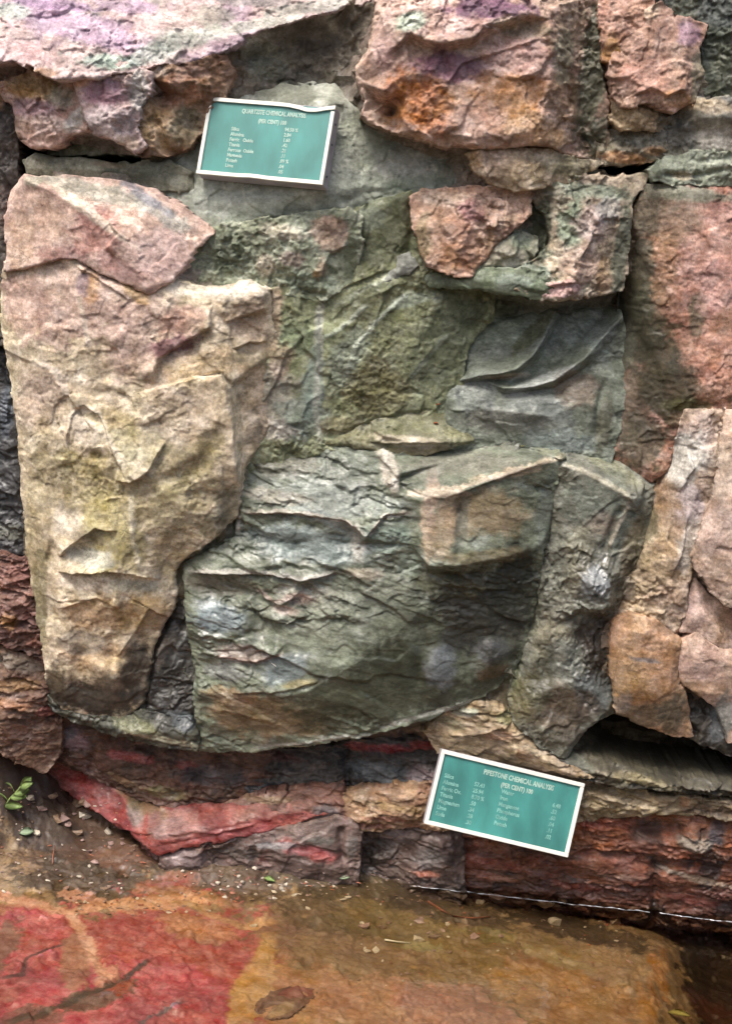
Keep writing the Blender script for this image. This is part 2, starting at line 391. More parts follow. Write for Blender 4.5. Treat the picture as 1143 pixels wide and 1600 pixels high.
    ob = bpy.data.objects.new(name, me); COL.objects.link(ob); ob.location = org
    if parent is not None: ob.parent = parent; ob.matrix_parent_inverse = Matrix.Identity(4); ob.location = org - np.array(parent.location)
    else: tag(ob, label, cat, group, kind)
    ob['_h'] = 0
    del ob['_h']
    if not level: COMP.append((xs, ys, H, S, K))
    return ob
COMP = []

# ================================================================== THE ROCK FACE
# ------ bedrock behind all the blocks: what one sees at the bottom of the open joints
def bedrock():
    g = 0.05; xs = np.arange(-7, 7.01, g); zs = np.arange(-0.6, 6.01, g); X, Z = np.meshgrid(xs, zs)
    D = -0.55 + 0.07 * fbm(X * 2, Z * 2, 7, 4) + 0.05 * facets(X, Z, 0.35, 3)
    out = np.maximum(np.maximum(X - 1.75, -X - 1.75), Z - 3.35)      # beyond the part the photograph shows the face comes forward again
    D = D + 0.70 * sstep(0.0, 0.5, out) * (0.7 + 0.5 * facets(X + 3, Z, 0.5, 9)) - 0.12 * sstep(0.0, 3.0, np.maximum(Z - 3.3, 0)) * Z
    K = np.empty(X.shape + (4,)); K[..., :3] = col('8a7f70')
    K[..., :3] += (col('b08a7c') - K[..., :3]) * sstep(-0.1, 0.4, fbm(X * 3, Z * 3, 71, 4))[..., None] * sstep(-0.1, 0.3, out)[..., None]
    K[..., 3] = 0.35
    co = np.stack((X, -D, Z), -1).reshape(-1, 3); ny, nx = X.shape; I = np.arange(ny * nx).reshape(ny, nx)
    q = np.stack((I[:-1, :-1], I[:-1, 1:], I[1:, 1:], I[1:, :-1]), -1).reshape(-1, 4)
    me = bpy.data.meshes.new('cliff'); me.from_pydata(co.tolist(), [], q.tolist()); me.polygons.foreach_set('use_smooth', np.ones(len(q), bool))
    ca = me.color_attributes.new('stone', 'FLOAT_COLOR', 'POINT'); ca.data.foreach_set('color', K.astype(np.float32).ravel()); me.materials.append(M_SLATE)
    o = bpy.data.objects.new('cliff', me); COL.objects.link(o)
    tag(o, 'rock cliff that carries the blocks and runs on beyond the picture', 'cliff', kind='structure')
bedrock()

B = sculpt
# ------------------------------------------------------------------ upper left
B('rock_shelf', 'broad lilac pink shelf of rock sloping back along the top left', 'rock',
  [(-170, -150, -30), (620, -150, -26), (592, -20, -6), (562, 6, 2), (500, 20, 2), (440, 38, 3), (390, 55, 5), (340, 82, 8), (285, 98, 11), (232, 103, 15),
   (190, 112, 20), (150, 118, 24), (118, 119, 25), (85, 122, 25), (68, 117, 25), (50, 103, 24), (22, 94, 24), (-2, 97, 24), (-170, 92, 22)],
  lines=[[(-170, 40, 13), (0, 40, 14), (85, 62, 17), (160, 60, 15), (240, 62, 11), (330, 48, 4), (440, 15, -3)],
         [(-170, -40, -6), (60, -10, 3), (200, -20, -2), (400, -40, -10), (580, -60, -14)]],
  f=[('step', [(95, 22), (75, 27), (40, 26)], .7, 30), ('step', [(230, 60), (150, 78), (85, 80)], .5, 40), ('groove', [(80, 70), (84, 100), (82, 122)], 1.0, 5)],
  base='cfb4ae', second=[('bdb6ac', 6, .05, .7), ('ab8ea4', 4, .1, .7), ('9aa496', 9, .25, .6)],
  c=[(120, 40, 120, 26, 10, 'c3a4bd', .8), (90, 8, 60, 10, 0, 'b392b4', .8), (200, 10, 50, 12, 0, 'b596b6', .6), (20, 20, 26, 14, 0, 'b3bdb2', .8), (20, 80, 60, 22, 0, 'd0a8a8', .7),
     (170, 96, 50, 13, -8, 'a9bfae', .85), (240, 84, 40, 14, -20, 'bfc5bb', .8), (300, 60, 60, 16, -22, 'aab3a5', .7), (330, 25, 30, 20, 0, '9a9a86', .6), (400, 40, 70, 10, -18, 'b5b4a8', .8),
     (480, 12, 60, 12, -10, 'a8a79c', .8), (70, 115, 20, 8, 0, 'c79a6a', .6), (395, 3, 60, 9, -5, '99918f', .8)],
  preset='quartz', lump=.012, fac=.014, wet0=.12, puff=0)
B('rock_chunk', 'ochre stained chunk hanging under the lilac shelf at the left edge', 'rock',
  [(2, 132, 12), (22, 120, 12), (60, 110, 13), (108, 110, 14), (128, 130, 16), (136, 168, 17), (142, 203, 16), (118, 206, 15), (104, 214, 14), (98, 224, 14), (78, 232, 13), (52, 230, 12), (28, 214, 12), (22, 178, 13), (8, 152, 11)],
  lines=[[(30, 140, 15), (70, 150, 18), (110, 160, 18), (136, 200, 19)], [(40, 215, 14), (70, 190, 18), (110, 190, 18)]],
  base='c49d8b', c=[(55, 138, 40, 20, 0, 'b08a4a', .9), (95, 150, 22, 20, 0, '9f9a83', .7), (55, 170, 40, 14, 0, 'a07a84', .8), (80, 195, 50, 14, 0, 'cbb0a6', .8), (35, 205, 16, 18, 0, 'c9a486', .7), (118, 185, 12, 26, 35, 'd0c9bf', .8)], rnd=.022)
B('rock_chunk', 'mauve block beside the rusty brown rock, hanging under the lilac shelf', 'rock',
  [(112, 109, 18), (160, 99, 17), (215, 99, 15), (236, 113, 13), (233, 140, 14), (216, 166, 15), (212, 200, 15), (227, 226, 14), (214, 236, 14), (194, 229, 15), (172, 216, 16), (142, 204, 18), (126, 166, 19), (116, 130, 18)],
  lines=[[(122, 125, 20), (165, 118, 21), (200, 118, 20)], [(140, 200, 21), (170, 185, 22), (205, 195, 18)]],
  base='c7aaa4', c=[(160, 145, 38, 22, 0, 'ad7f8c', .9), (125, 125, 14, 14, 0, 'c99a6e', .7), (180, 112, 40, 8, 0, 'd0b2a6', .8), (170, 185, 45, 22, 0, 'b9a7a7', .8), (215, 140, 14, 30, 0, 'b7b3ad', .8), (200, 225, 16, 10, 0, 'cdb49c', .8)], rnd=.02)
B('rock_slab', 'thin mossy slab wedged in the dark slot under the mauve block', 'rock',
  [(76, 228, 3), (100, 213, 4), (150, 208, 5), (190, 218, 5), (222, 234, 5), (248, 243, 3), (190, 241, 6), (110, 242, 6), (80, 240, 5)], base='8b8c74', second=[('6d705a', 8, .1, .7)], wet0=.3, rnd=.01, fac=.005)
B('rock_slab', 'long dark green slab lying below the black slot at the left', 'rock',
  [(38, 252, 9), (58, 245, 9), (130, 248, 8), (190, 256, 6), (262, 252, 3), (300, 268, 3), (300, 300, 2), (200, 292, 6), (100, 280, 10), (45, 272, 10)],
  lines=[[(45, 262, 11), (120, 262, 11), (220, 270, 8)]], base='8d8d76', second=[('63684f', 7, .0, .8)], c=[(55, 258, 16, 10, 0, 'a9a690', .8), (170, 258, 30, 5, 0, 'a28f6e', .6)], wet0=.3, rnd=.016, fac=.006)
B('rock_block', 'rusty brown knobbly block left of the upper plaque', 'rock',
  [(226, 112, 13), (232, 101, 13), (290, 92, 9), (345, 78, 5), (366, 112, 1), (348, 150, 1), (328, 170, 2), (314, 205, 3), (300, 228, 4), (262, 245, 7), (222, 242, 12), (204, 233, 14), (212, 200, 15), (212, 178, 15), (228, 152, 14), (232, 135, 13)],
  lines=[[(235, 120, 14), (262, 130, 16), (300, 125, 13), (335, 118, 7)], [(262, 130, 16), (285, 150, 10), (310, 120, 11)], [(225, 205, 17), (262, 200, 13), (300, 190, 6)], [(235, 135, 8), (250, 145, 7)]],
  f=[('groove', [(228, 130), (244, 140), (250, 150)], 2.5, 7), ('step', [(310, 122), (312, 140), (318, 160)], 1.2, 25)],
  base='a07c5c', second=[('8a6a50', 10, .05, .7)], c=[(285, 140, 40, 26, 0, 'a86f4c', .8), (300, 110, 30, 10, 0, 'b08f7c', .6), (240, 200, 36, 36, 0, 'a98a5e', .7), (290, 200, 24, 30, 0, '857a5c', .7), (245, 112, 16, 10, 0, 'b9a596', .7)], wet0=.2)
B('rock_block', 'dark grey brown hollow face above the upper plaque', 'rock',
  [(325, 88, 3), (400, 50, 3), (450, 32, 2), (520, 10, 1), (562, 2, 1), (600, 10, 4), (590, 90, 4), (575, 130, 2), (568, 215, -2), (440, 170, -4), (330, 190, 0), (305, 160, 2)],
  lines=[[(345, 100, 0), (420, 85, -6), (470, 70, -8), (530, 50, -7), (548, 20, -3)], [(330, 140, 1), (385, 105, -1), (410, 140, -6), (470, 145, -8), (540, 130, -6)], [(548, 20, -2), (556, 80, -3), (560, 130, -4)], [(470, 70, -9), (480, 120, -12), (520, 140, -10)]],
  base='8f8572', second=[('6c6352', 7, .0, .8), ('9a9c86', 9, .25, .7)], c=[(480, 75, 60, 40, 0, '665c4e', .75), (410, 100, 40, 30, 0, '868a76', .7), (360, 110, 26, 30, 0, '94795c', .6), (575, 60, 14, 50, 0, '8a7a68', .6), (380, 60, 40, 10, -20, 'a9a99c', .7)], wet0=.3, puff=0, rnd=.006)
# ------------------------------------------------------------------ upper right
B('boulder', 'large pink and orange boulder in the top middle with an overhanging lip', 'rock',
  [(597, -150, -6), (958, -150, -8), (936, -10, 6), (940, 100, 5), (950, 170, 3), (947, 225, 2), (925, 251, 1), (882, 240, 10), (858, 229, 14), (828, 222, 16), (790, 227, 16), (740, 229, 16), (690, 226, 17), (655, 214, 18), (618, 206, 16), (590, 193, 14),
   (563, 183, 12), (571, 157, 13), (560, 132, 13), (557, 102, 13), (572, 80, 14), (586, 30, 10), (592, -20, 5)],
  lines=[[(560, 100, 15), (600, 90, 19), (640, 52, 23), (682, 70, 25), (738, 60, 25), (760, 42, 24), (830, 20, 23), (856, 32, 21)],
         [(610, 108, 19), (645, 62, 18), (684, 82, 18), (738, 76, 18), (765, 55, 17), (825, 36, 17)],
         [(856, 34, 22), (862, 80, 21), (858, 125, 21), (850, 170, 20), (845, 215, 19)], [(905, -20, 10), (908, 100, 8), (905, 180, 7), (915, 240, 3)],
         [(568, 130, 15), (600, 142, 24), (625, 118, 22), (690, 110, 20)], [(605, 146, 22), (620, 170, 10), (612, 185, 10), (590, 160, 11)], [(622, 165, 20), (640, 205, 22), (740, 215, 21), (830, 205, 21)], [(600, -60, 8), (700, -60, 14), (850, -60, 12)]],
  f=[('groove', [(608, 148), (620, 162), (617, 182)], 4, 10), ('step', [(850, 60), (720, 100), (690, 150)], 1.0, 30), ('ridge', [(596, 10), (592, 60), (590, 100)], 1.0, 6)],
  base='c2a08c', second=[('ab8a78', 6, .1, .6), ('8a7a64', 12, .3, .5)],
  c=[(690, 25, 80, 30, 0, 'd6b0a4', .8), (770, 12, 66, 18, -8, '865e76', .95), (635, 35, 30, 14, -20, 'a9bda8', .8), (705, 105, 60, 24, -5, '8a5f70', .95), (650, 160, 60, 42, 10, 'b4732e', .95), (600, 150, 20, 20, 0, 'cf9c84', .7),
     (800, 95, 45, 30, -15, 'd2aa9f', .8), (790, 160, 64, 44, 0, 'a87438', .9), (830, 200, 40, 26, 0, 'c9a27a', .7), (745, 185, 40, 30, 0, 'c7a08c', .7), (600, 60, 18, 50, 0, 'd2ada2', .7), (890, 60, 30, 60, 0, '9b8468', .8), (925, 110, 24, 110, 0, '64694f', .9),
     (930, 215, 22, 34, 0, '565a44', .9), (880, 150, 26, 40, 0, 'a08058', .7), (860, 215, 30, 14, 0, 'cfa676', .8), (810, 45, 40, 12, 0, '8f8a6c', .5), (880, 95, 16, 40, 0, '8f8f6e', .6)], wet=[(925, 120, 30, 120, 0, .5)], rnd=.024)
B('rock_block', 'narrow reddish block with ochre foot at the top right corner', 'rock',
  [(938, -150, -6), (1085, -150, -8), (1022, -10, 9), (1016, 32, 11), (986, 52, 11), (970, 80, 11), (957, 99, 10), (943, 92, 8), (940, 40, 7), (934, -10, 4)], pts=[(980, 10, 13)], base='c09077', c=[(952, 80, 16, 24, 0, 'b3823c', .9), (975, 20, 30, 30, 0, 'c2937f', .7)])
B('rock_block', 'dark green shaded face in the top right corner', 'rock',
  [(1010, -150, -8), (1330, -150, -8), (1330, 170, 6), (1082, 170, 4), (1090, 110, 3), (1080, 75, 3), (1095, 40, 4), (1045, 25, 4), (1020, 0, 4)], lines=[[(1100, 30, 4), (1150, 40, 8), (1330, 45, 10)]], base='6c705c', second=[('4d5648', 5, .0, .8)], c=[(1120, 20, 40, 20, 0, '525a58', .8)], wet0=.4)
B('boulder', 'pink angular block with a curled purple corner at the top right', 'rock',
  [(1010, 20, 9), (1030, 6, 10), (1048, 14, 11), (1054, 26, 12), (1104, 38, 10), (1090, 76, 9), (1098, 112, 8), (1084, 156, 11), (1054, 176, 15), (1030, 168, 15), (1010, 158, 15), (990, 166, 14), (972, 166, 12), (958, 150, 10), (953, 118, 9), (958, 86, 9), (984, 56, 10), (1008, 38, 10)],
  lines=[[(1014, 40, 14), (1018, 80, 16), (1000, 95, 14), (985, 125, 16), (1015, 138, 17)], [(1052, 28, 15), (1072, 70, 17), (1068, 110, 16), (1055, 160, 17)], [(1095, 42, 10), (1078, 72, 15)]],
  f=[('groove', [(1018, 30), (1016, 60), (1010, 85)], 1.2, 3), ('ridge', [(1070, 75), (1074, 110), (1066, 150)], .9, 5), ('step', [(1075, 140), (1042, 150), (1016, 140), (985, 150)], 1.6, 20)],
  base='b8927c', second=[('9a7a64', 9, .1, .6)], c=[(1075, 50, 22, 20, 20, 'a98594', .9), (1000, 120, 40, 30, 0, 'c0917c', .7), (1060, 155, 24, 14, 0, 'b98448', .85), (1090, 120, 12, 40, 0, '7d7a60', .8), (1015, 15, 12, 14, 0, 'cbb295', .6)], rnd=.01)
B('rock_block', 'dark green filled joint between the two top right boulders', 'rock', [(925, -60, -4), (975, -60, -4), (975, 60, 1), (968, 160, 2), (965, 230, 1), (925, 245, 0), (930, 100, -2)], base='5c6048', second=[('3f4434', 7, .0, .8)], wet0=.4, rnd=.006)
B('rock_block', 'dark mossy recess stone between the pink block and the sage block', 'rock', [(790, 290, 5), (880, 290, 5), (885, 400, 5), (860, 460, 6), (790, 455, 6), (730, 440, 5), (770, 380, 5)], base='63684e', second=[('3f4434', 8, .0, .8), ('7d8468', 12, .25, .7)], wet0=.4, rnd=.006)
B('rock_chunk', 'tan knob tucked beneath the pink angular block', 'rock', [(956, 150, 7), (1000, 150, 8), (1030, 166, 8), (1062, 178, 6), (1050, 205, 4), (1012, 206, 7), (974, 201, 7), (957, 182, 6)], pts=[(990, 180, 12), (1020, 185, 9)],
  base='b59c7a', c=[(990, 185, 26, 14, 0, 'c4a67c', .8), (1025, 160, 26, 12, 0, '8f8f78', .7), (1045, 190, 18, 18, 0, '6f6f66', .8)])
B('rock_chunk', 'rust edged stone above the black horizontal crack at right', 'rock', [(930, 214, 3), (965, 200, 4), (1012, 204, 5), (1036, 220, 5), (1040, 240, 5), (1000, 254, 6), (930, 255, 4)], lines=[[(940, 235, 6), (1000, 236, 8), (1030, 230, 7)]],
  base='8f8570', c=[(970, 246, 44, 9, 0, 'b3804e', .85), (1020, 236, 16, 8, 0, 'b3804e', .8), (990, 220, 40, 10, 0, '7c7a6c', .8)], rnd=.012)
B('rock_block', 'grey block with a pale crust at the right edge near the top', 'rock', [(1018, 212, 4), (1046, 178, 6), (1062, 166, 8), (1086, 154, 13), (1330, 150, 12), (1330, 262, 8), (1090, 262, 8), (1040, 250, 5)], lines=[[(1050, 185, 7), (1090, 183, 14), (1330, 182, 14)], [(1045, 215, 8), (1100, 205, 11), (1330, 215, 12)]],
  base='8d8878', second=[('6b6c66', 8, .05, .7)], c=[(1110, 166, 34, 12, 0, 'c9b596', .9), (1120, 215, 30, 22, 0, 'c3bcae', .8), (1062, 210, 26, 20, 0, '6c6c68', .7)], wet0=.25)
B('rock_slab', 'greenish flat slab below the grey block at the right edge', 'rock', [(1012, 266, 7), (1040, 246, 8), (1075, 238, 9), (1330, 238, 12), (1330, 292, 10), (1100, 288, 10), (1050, 286, 9), (1022, 280, 8)], lines=[[(1025, 266, 11), (1080, 262, 13), (1330, 262, 15)]],
  f=[('groove', [(1030, 272), (1080, 276), (1143, 262)], 1.5, 4)], base='99a08a', second=[('6f7a66', 7, .1, .7)], c=[(1065, 274, 16, 8, 0, 'bfae90', .8)], wet0=.25, rnd=.012)
B('rock_wedge', 'pale spindle shaped stone in the crack under the top boulder', 'rock', [(727, 243, 9), (744, 232, 11), (800, 230, 13), (852, 233, 12), (892, 245, 8), (938, 255, 5), (906, 276, 6), (862, 291, 9), (804, 295, 12), (762, 283, 12), (740, 265, 11)],
  lines=[[(735, 248, 13), (790, 252, 17), (840, 254, 15), (900, 260, 9)], [(765, 274, 15), (800, 264, 16)]], base='b9a284', c=[(765, 246, 30, 18, 10, 'd6bba0', .9), (742, 252, 12, 14, 0, 'c79c66', .7), (820, 262, 30, 20, 0, 'bfa684', .7), (895, 260, 46, 18, 0, '787256', .85), (815, 282, 30, 8, 0, 'c6b08c', .7)], rnd=.014)
# ------------------------------------------------------------------ cement round the upper plaque
B('cement_patch', 'smooth grey green cement patch spread behind the upper plaque', 'cement',
  [(190, 300, 4), (215, 262, 2), (255, 243, 2), (305, 215, 0), (322, 165, -2), (400, 148, -3), (440, 132, -4), (520, 132, -5), (575, 175, -4), (640, 205, -2), (745, 222, 0), (775, 262, 0), (790, 300, 2), (700, 312, 3), (640, 318, 3), (560, 345, 4), (480, 352, 5), (400, 362, 6), (340, 380, 7), (300, 370, 8), (240, 340, 6)],
  lines=[[(290, 250, 2), (400, 220, 2), (500, 220, 9), (560, 225, 5), (640, 250, 2), (740, 265, 3)], [(260, 300, 5), (330, 320, 7), (420, 310, 9), (505, 298, 14), (560, 295, 7), (640, 285, 4)], [(440, 150, -1), (515, 160, 7), (545, 165, 2)]],
  f=[('groove', [(520, 320), (570, 300), (620, 302)], .6, 5), ('bump', 430, 325, 60, 20, 0, 1.0), ('bump', 660, 255, 40, 20, -20, 1.5), ('groove', [(600, 215), (650, 250), (690, 250)], .8, 10)],
  base='b2b6a6', second=[('9aa28e', 5, .0, .7), ('c6c8bc', 8, .15, .7), ('828a76', 16, .25, .6)], c=[(330, 300, 60, 26, 0, 'bcc2b4', .7), (480, 312, 60, 16, 0, 'b4baac', .7), (370, 320, 70, 22, 0, 'b4baac', .7), (450, 145, 60, 20, 0, '868b78', .8), (570, 230, 50, 50, 0, '949a86', .7), (540, 290, 40, 26, 0, 'a9b0a0', .7), (640, 245, 40, 26, 0, 'a3a49a', .7), (650, 290, 60, 14, -10, '91a08c', .7), (710, 258, 30, 20, 0, '8a8d7c', .8), (260, 280, 40, 30, 0, '8a9080', .7)],
  preset='cement', mat=M_CEMENT, wet0=.15, group=None, fac=.006, rid=.004, fine=.0025)
# ------------------------------------------------------------------ the tall left block
B('boulder', 'pink wedge shaped cap block on the tall tan pillar at left', 'rock',
  [(8, 335, 12), (18, 300, 14), (38, 274, 17), (100, 277, 11), (180, 282, 6), (245, 297, 4), (290, 326, 5), (334, 362, 9), (304, 384, 14), (290, 414, 18), (264, 441, 22), (230, 456, 24), (200, 445, 24), (160, 426, 23), (118, 403, 22), (92, 402, 21), (56, 412, 19), (10, 425, 14)],
  lines=[[(22, 302, 17), (40, 279, 21), (80, 298, 23), (130, 327, 25), (165, 350, 26), (215, 350, 23), (262, 350, 18), (328, 362, 11)], [(165, 350, 26), (200, 385, 26), (215, 420, 26), (230, 452, 26)], [(110, 340, 24), (150, 400, 25)], [(215, 352, 23), (260, 400, 22)]],
  f=[('step', [(190, 292), (240, 305), (280, 330)], 1.2, 16), ('ridge', [(38, 279), (80, 298), (130, 326), (165, 349)], .7, 6), ('step', [(165, 390), (185, 365), (170, 345)], 1.2, 40)],
  base='d4b2a0', second=[('c6a092', 7, .1, .6)], c=[(60, 340, 40, 50, 0, 'c9a68e', .7), (150, 365, 40, 40, 0, 'bd8577', .8), (250, 400, 50, 40, 0, 'd5b5aa', .8), (130, 325, 90, 7, 30, 'e0cbb4', .9), (150, 300, 90, 14, 8, 'a3a08e', .85), (240, 325, 60, 14, 25, 'b2ada0', .85), (230, 310, 50, 8, 28, '8d8e9a', .7), (100, 400, 40, 14, 0, 'b8857a', .7), (190, 420, 50, 16, 15, 'c79a92', .7), (50, 283, 16, 8, 0, 'c6c2a8', .7), (30, 380, 24, 50, 0, 'c7a488', .6)], preset='smooth', rnd=.018)
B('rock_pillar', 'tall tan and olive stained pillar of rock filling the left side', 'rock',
  [(10, 408, 14), (2, 450, 10), (2, 500, 10), (8, 540, 10), (16, 590, 10), (24, 650, 11), (32, 720, 12), (36, 780, 12), (44, 860, 13), (54, 930, 13), (64, 1000, 13), (74, 1060, 12), (86, 1096, 10), (112, 1112, 10), (150, 1124, 11), (200, 1119, 11), (224, 1096, 12), (234, 1040, 12), (246, 990, 12), (266, 955, 11), (272, 925, 11), (270, 892, 11),
   (300, 862, 12), (342, 836, 13), (368, 806, 13), (374, 770, 13), (378, 740, 13), (400, 700, 10, 0), (432, 650, 7, 0), (446, 600, 6, 0), (436, 545, 9, 0), (424, 500, 12, 0), (420, 455, 13, 0), (392, 438, 13, 0), (345, 448, 14, 0), (300, 446, 16), (266, 438, 20), (230, 454, 22), (200, 442, 22), (118, 400, 20), (60, 404, 17)],
  lines=[[(20, 470, 17), (30, 560, 18), (45, 680, 19), (52, 800, 19), (70, 920, 19), (82, 1040, 18), (110, 1085, 16)], [(30, 440, 18), (110, 440, 22), (210, 480, 24), (300, 480, 21), (412, 460, 17)],
         [(240, 560, 22), (330, 490, 20), (335, 470, 20)], [(120, 640, 22), (180, 700, 25), (240, 750, 25), (330, 690, 22)], [(362, 600, 20), (368, 690, 19), (374, 745, 18)], [(372, 600, 15), (378, 690, 14)],
         [(90, 900, 22), (150, 895, 24), (185, 905, 22), (250, 905, 17)], [(95, 935, 22), (180, 925, 23), (245, 950, 16)], [(100, 1020, 20), (180, 1050, 21), (205, 1030, 18), (228, 1000, 15)], [(95, 1072, 16), (180, 1085, 17), (215, 1070, 14)], [(130, 800, 21), (210, 800, 24), (300, 810, 20), (350, 790, 17)]],
  f=[('step', [(330, 478), (330, 510), (290, 535), (250, 560), (240, 600)], 2.0, 45), ('groove', [(248, 560), (300, 545), (325, 515)], 1.6, 9), ('step', [(225, 612), (260, 602), (300, 590), (345, 586), (360, 605), (365, 650), (368, 690), (378, 760)], 2.2, 60),
     ('groove', [(300, 592), (340, 586), (358, 600), (364, 650)], 1.5, 4), ('step', [(200, 752), (178, 712), (166, 676), (152, 646), (132, 634), (114, 648), (106, 684), (112, 730)], 1.1, 26), ('step', [(260, 690), (235, 735), (205, 755), (180, 750)], 2.0, 30),
     ('groove', [(195, 690), (175, 665), (150, 650)], 1.0, 10), ('groove', [(345, 660), (320, 720), (285, 740), (240, 755)], 1.8, 14), ('groove', [(150, 700), (160, 760), (170, 800)], .9, 14), ('ridge', [(118, 450), (130, 520), (140, 550)], .9, 6),
     ('step', [(185, 830), (150, 825), (115, 850), (95, 870)], 2.0, 30), ('bump', 140, 865, 34, 24, 0, -2.2), ('step', [(250, 905), (180, 892), (90, 895)], 2.0, 34), ('step', [(190, 950), (150, 935), (90, 952)], 1.0, 30), ('groove', [(175, 990), (172, 1030), (178, 1060)], 1.2, 8), ('groove', [(130, 980), (125, 1030), (130, 1060)], 1.0, 10),
     ('step', [(262, 965), (235, 950), (205, 1000), (180, 1030)], 1.2, 20), ('ridge', [(205, 780), (210, 840), (222, 890)], .9, 8), ('groove', [(265, 440), (300, 450), (330, 455)], .8, 6), ('step', [(420, 480), (395, 490), (350, 505)], 1.2, 30), ('step', [(420, 535), (390, 535), (365, 545)], 1.5, 20),
     ('groove', [(120, 402), (160, 426), (200, 444), (230, 455), (262, 440)], 1.5, 5), ('step', [(205, 470), (160, 440), (120, 415)], .8, 30), ('ridge', [(50, 560), (80, 580), (105, 620)], .7, 10), ('groove', [(170, 600), (155, 560), (160, 520)], .5, 5)],
  base='d2c09e', second=[('bfa986', 6, .1, .6), ('ded0b4', 9, .15, .6)],
  c=[(110, 470, 110, 70, 0, 'd2b2a0', .85), (230, 520, 80, 70, 0, 'd4b6a2', .8), (40, 480, 40, 60, 0, 'c9a492', .7), (145, 455, 14, 26, 0, 'c09458', .8), (130, 445, 10, 20, 0, 'a58d96', .7), (215, 460, 24, 10, 25, 'c9a868', .7), (290, 500, 40, 26, -20, 'c79c88', .7), (270, 540, 44, 14, -20, '96686a', .9), (330, 455, 80, 14, 0, 'd8cbb6', .8), (390, 450, 30, 18, 0, 'dcd0be', .8),
     (390, 500, 30, 40, 0, 'b99a78', .7), (330, 570, 80, 24, -15, 'c8ab7c', .7), (310, 630, 60, 36, 0, 'd3bf9c', .7), (60, 620, 40, 60, 0, 'ccb39c', .6), (135, 670, 30, 34, 0, 'd6c6ae', .75), (210, 740, 60, 40, 0, 'cbc0a0', .7), (180, 660, 50, 24, 20, 'a8935a', .7), (300, 720, 60, 34, -30, '9c8f5a', .7), (330, 690, 20, 40, 20, '8d7f50', .6), (210, 690, 50, 26, 0, 'a9a67c', .5),
     (150, 760, 34, 60, 15, 'a4924a', .75), (110, 720, 30, 20, 0, '9e9048', .7), (170, 830, 40, 60, 0, 'a8984e', .8), (210, 860, 30, 40, 0, 'a3964f', .6), (280, 790, 60, 40, 0, 'c4b48c', .7), (60, 820, 26, 160, 0, 'b09e70', .7), (190, 790, 90, 60, 0, 'b8aa78', .6), (300, 760, 60, 50, 0, 'b4a67a', .6), (100, 760, 50, 60, 0, 'b6a87c', .55), (60, 960, 16, 120, 0, '8b8058', .8), (105, 810, 26, 26, 0, 'd8ccb8', .7), (140, 870, 40, 14, 0, 'b4b2a2', .8), (140, 840, 26, 16, 0, '9b8f78', .7),
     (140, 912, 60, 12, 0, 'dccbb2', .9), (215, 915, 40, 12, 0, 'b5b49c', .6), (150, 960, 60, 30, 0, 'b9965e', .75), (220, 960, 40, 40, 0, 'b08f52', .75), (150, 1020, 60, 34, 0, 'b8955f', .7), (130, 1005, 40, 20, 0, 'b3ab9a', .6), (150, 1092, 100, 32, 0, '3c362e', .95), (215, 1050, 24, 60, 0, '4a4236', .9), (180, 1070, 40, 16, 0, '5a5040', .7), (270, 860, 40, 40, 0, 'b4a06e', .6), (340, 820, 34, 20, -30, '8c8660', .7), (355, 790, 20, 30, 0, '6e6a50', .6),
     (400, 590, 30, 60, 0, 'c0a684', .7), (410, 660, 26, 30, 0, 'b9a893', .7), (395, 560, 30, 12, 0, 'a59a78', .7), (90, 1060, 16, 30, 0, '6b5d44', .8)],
  veins=[([(125, 460), (132, 500), (142, 545)], 4, 'e0cfb8', .8), ([(50, 565), (85, 575), (108, 620)], 5, 'd9cbb8', .7), ([(205, 770), (210, 840), (222, 890)], 5, 'd6ccb0', .7), ([(118, 640), (150, 640), (170, 690), (195, 720)], 5, 'dccdb4', .7), ([(300, 590), (345, 586), (362, 610), (368, 690)], 4, 'd8c6a4', .7), ([(150, 700), (150, 760), (165, 820)], 9, '948446', .7), ([(100, 720), (112, 800)], 10, '9a8c50', .6)],
  wet=[(150, 1080, 100, 40, 0, .55), (220, 1000, 40, 60, 0, .35)], wet0=.12, preset='smooth', lump=.012, fac=.008, cell=.12, rid=.003, rnd=.026)
# ------------------------------------------------------------------ middle
B('rock_block', 'mottled green block with a pale pink patch under the cement', 'rock',
  [(300, 385, 6), (318, 364, 7), (345, 354, 8), (400, 344, 9), (480, 334, 10), (545, 324, 10), (565, 340, 8), (562, 400, 6), (550, 440, 5), (505, 468, 7), (468, 464, 8), (425, 470, 6), (392, 450, 8), (340, 462, 8), (295, 460, 8), (280, 425, 9)],
  lines=[[(330, 375, 9), (400, 365, 12), (470, 362, 13), (535, 345, 12)], [(535, 345, 12), (548, 380, 10), (530, 430, 8)], [(400, 430, 10), (470, 420, 11), (520, 420, 9)]],
  f=[('groove', [(472, 459), (490, 462), (512, 461)], 2.0, 5), ('step', [(545, 385), (515, 395), (500, 440)], 1.0, 20)],
  base='a3aa8e', second=[('66714f', 12, .1, .8), ('c2c6ae', 16, .2, .7)], c=[(440, 362, 40, 14, 0, 'd0c9b0', .9), (515, 365, 28, 26, 0, 'cfae94', .85), (415, 415, 16, 16, 0, 'cbbca0', .8), (455, 405, 20, 12, 0, 'c0ab9c', .7), (500, 425, 10, 30, 0, 'c4a88c', .7), (345, 395, 40, 30, 0, '66705a', .7), (480, 440, 40, 16, 0, '8fa083', .8), (548, 400, 10, 40, 0, '727d58', .7), (495, 428, 8, 6, 0, 'b08a44', .8)], wet0=.25, fac=.013)
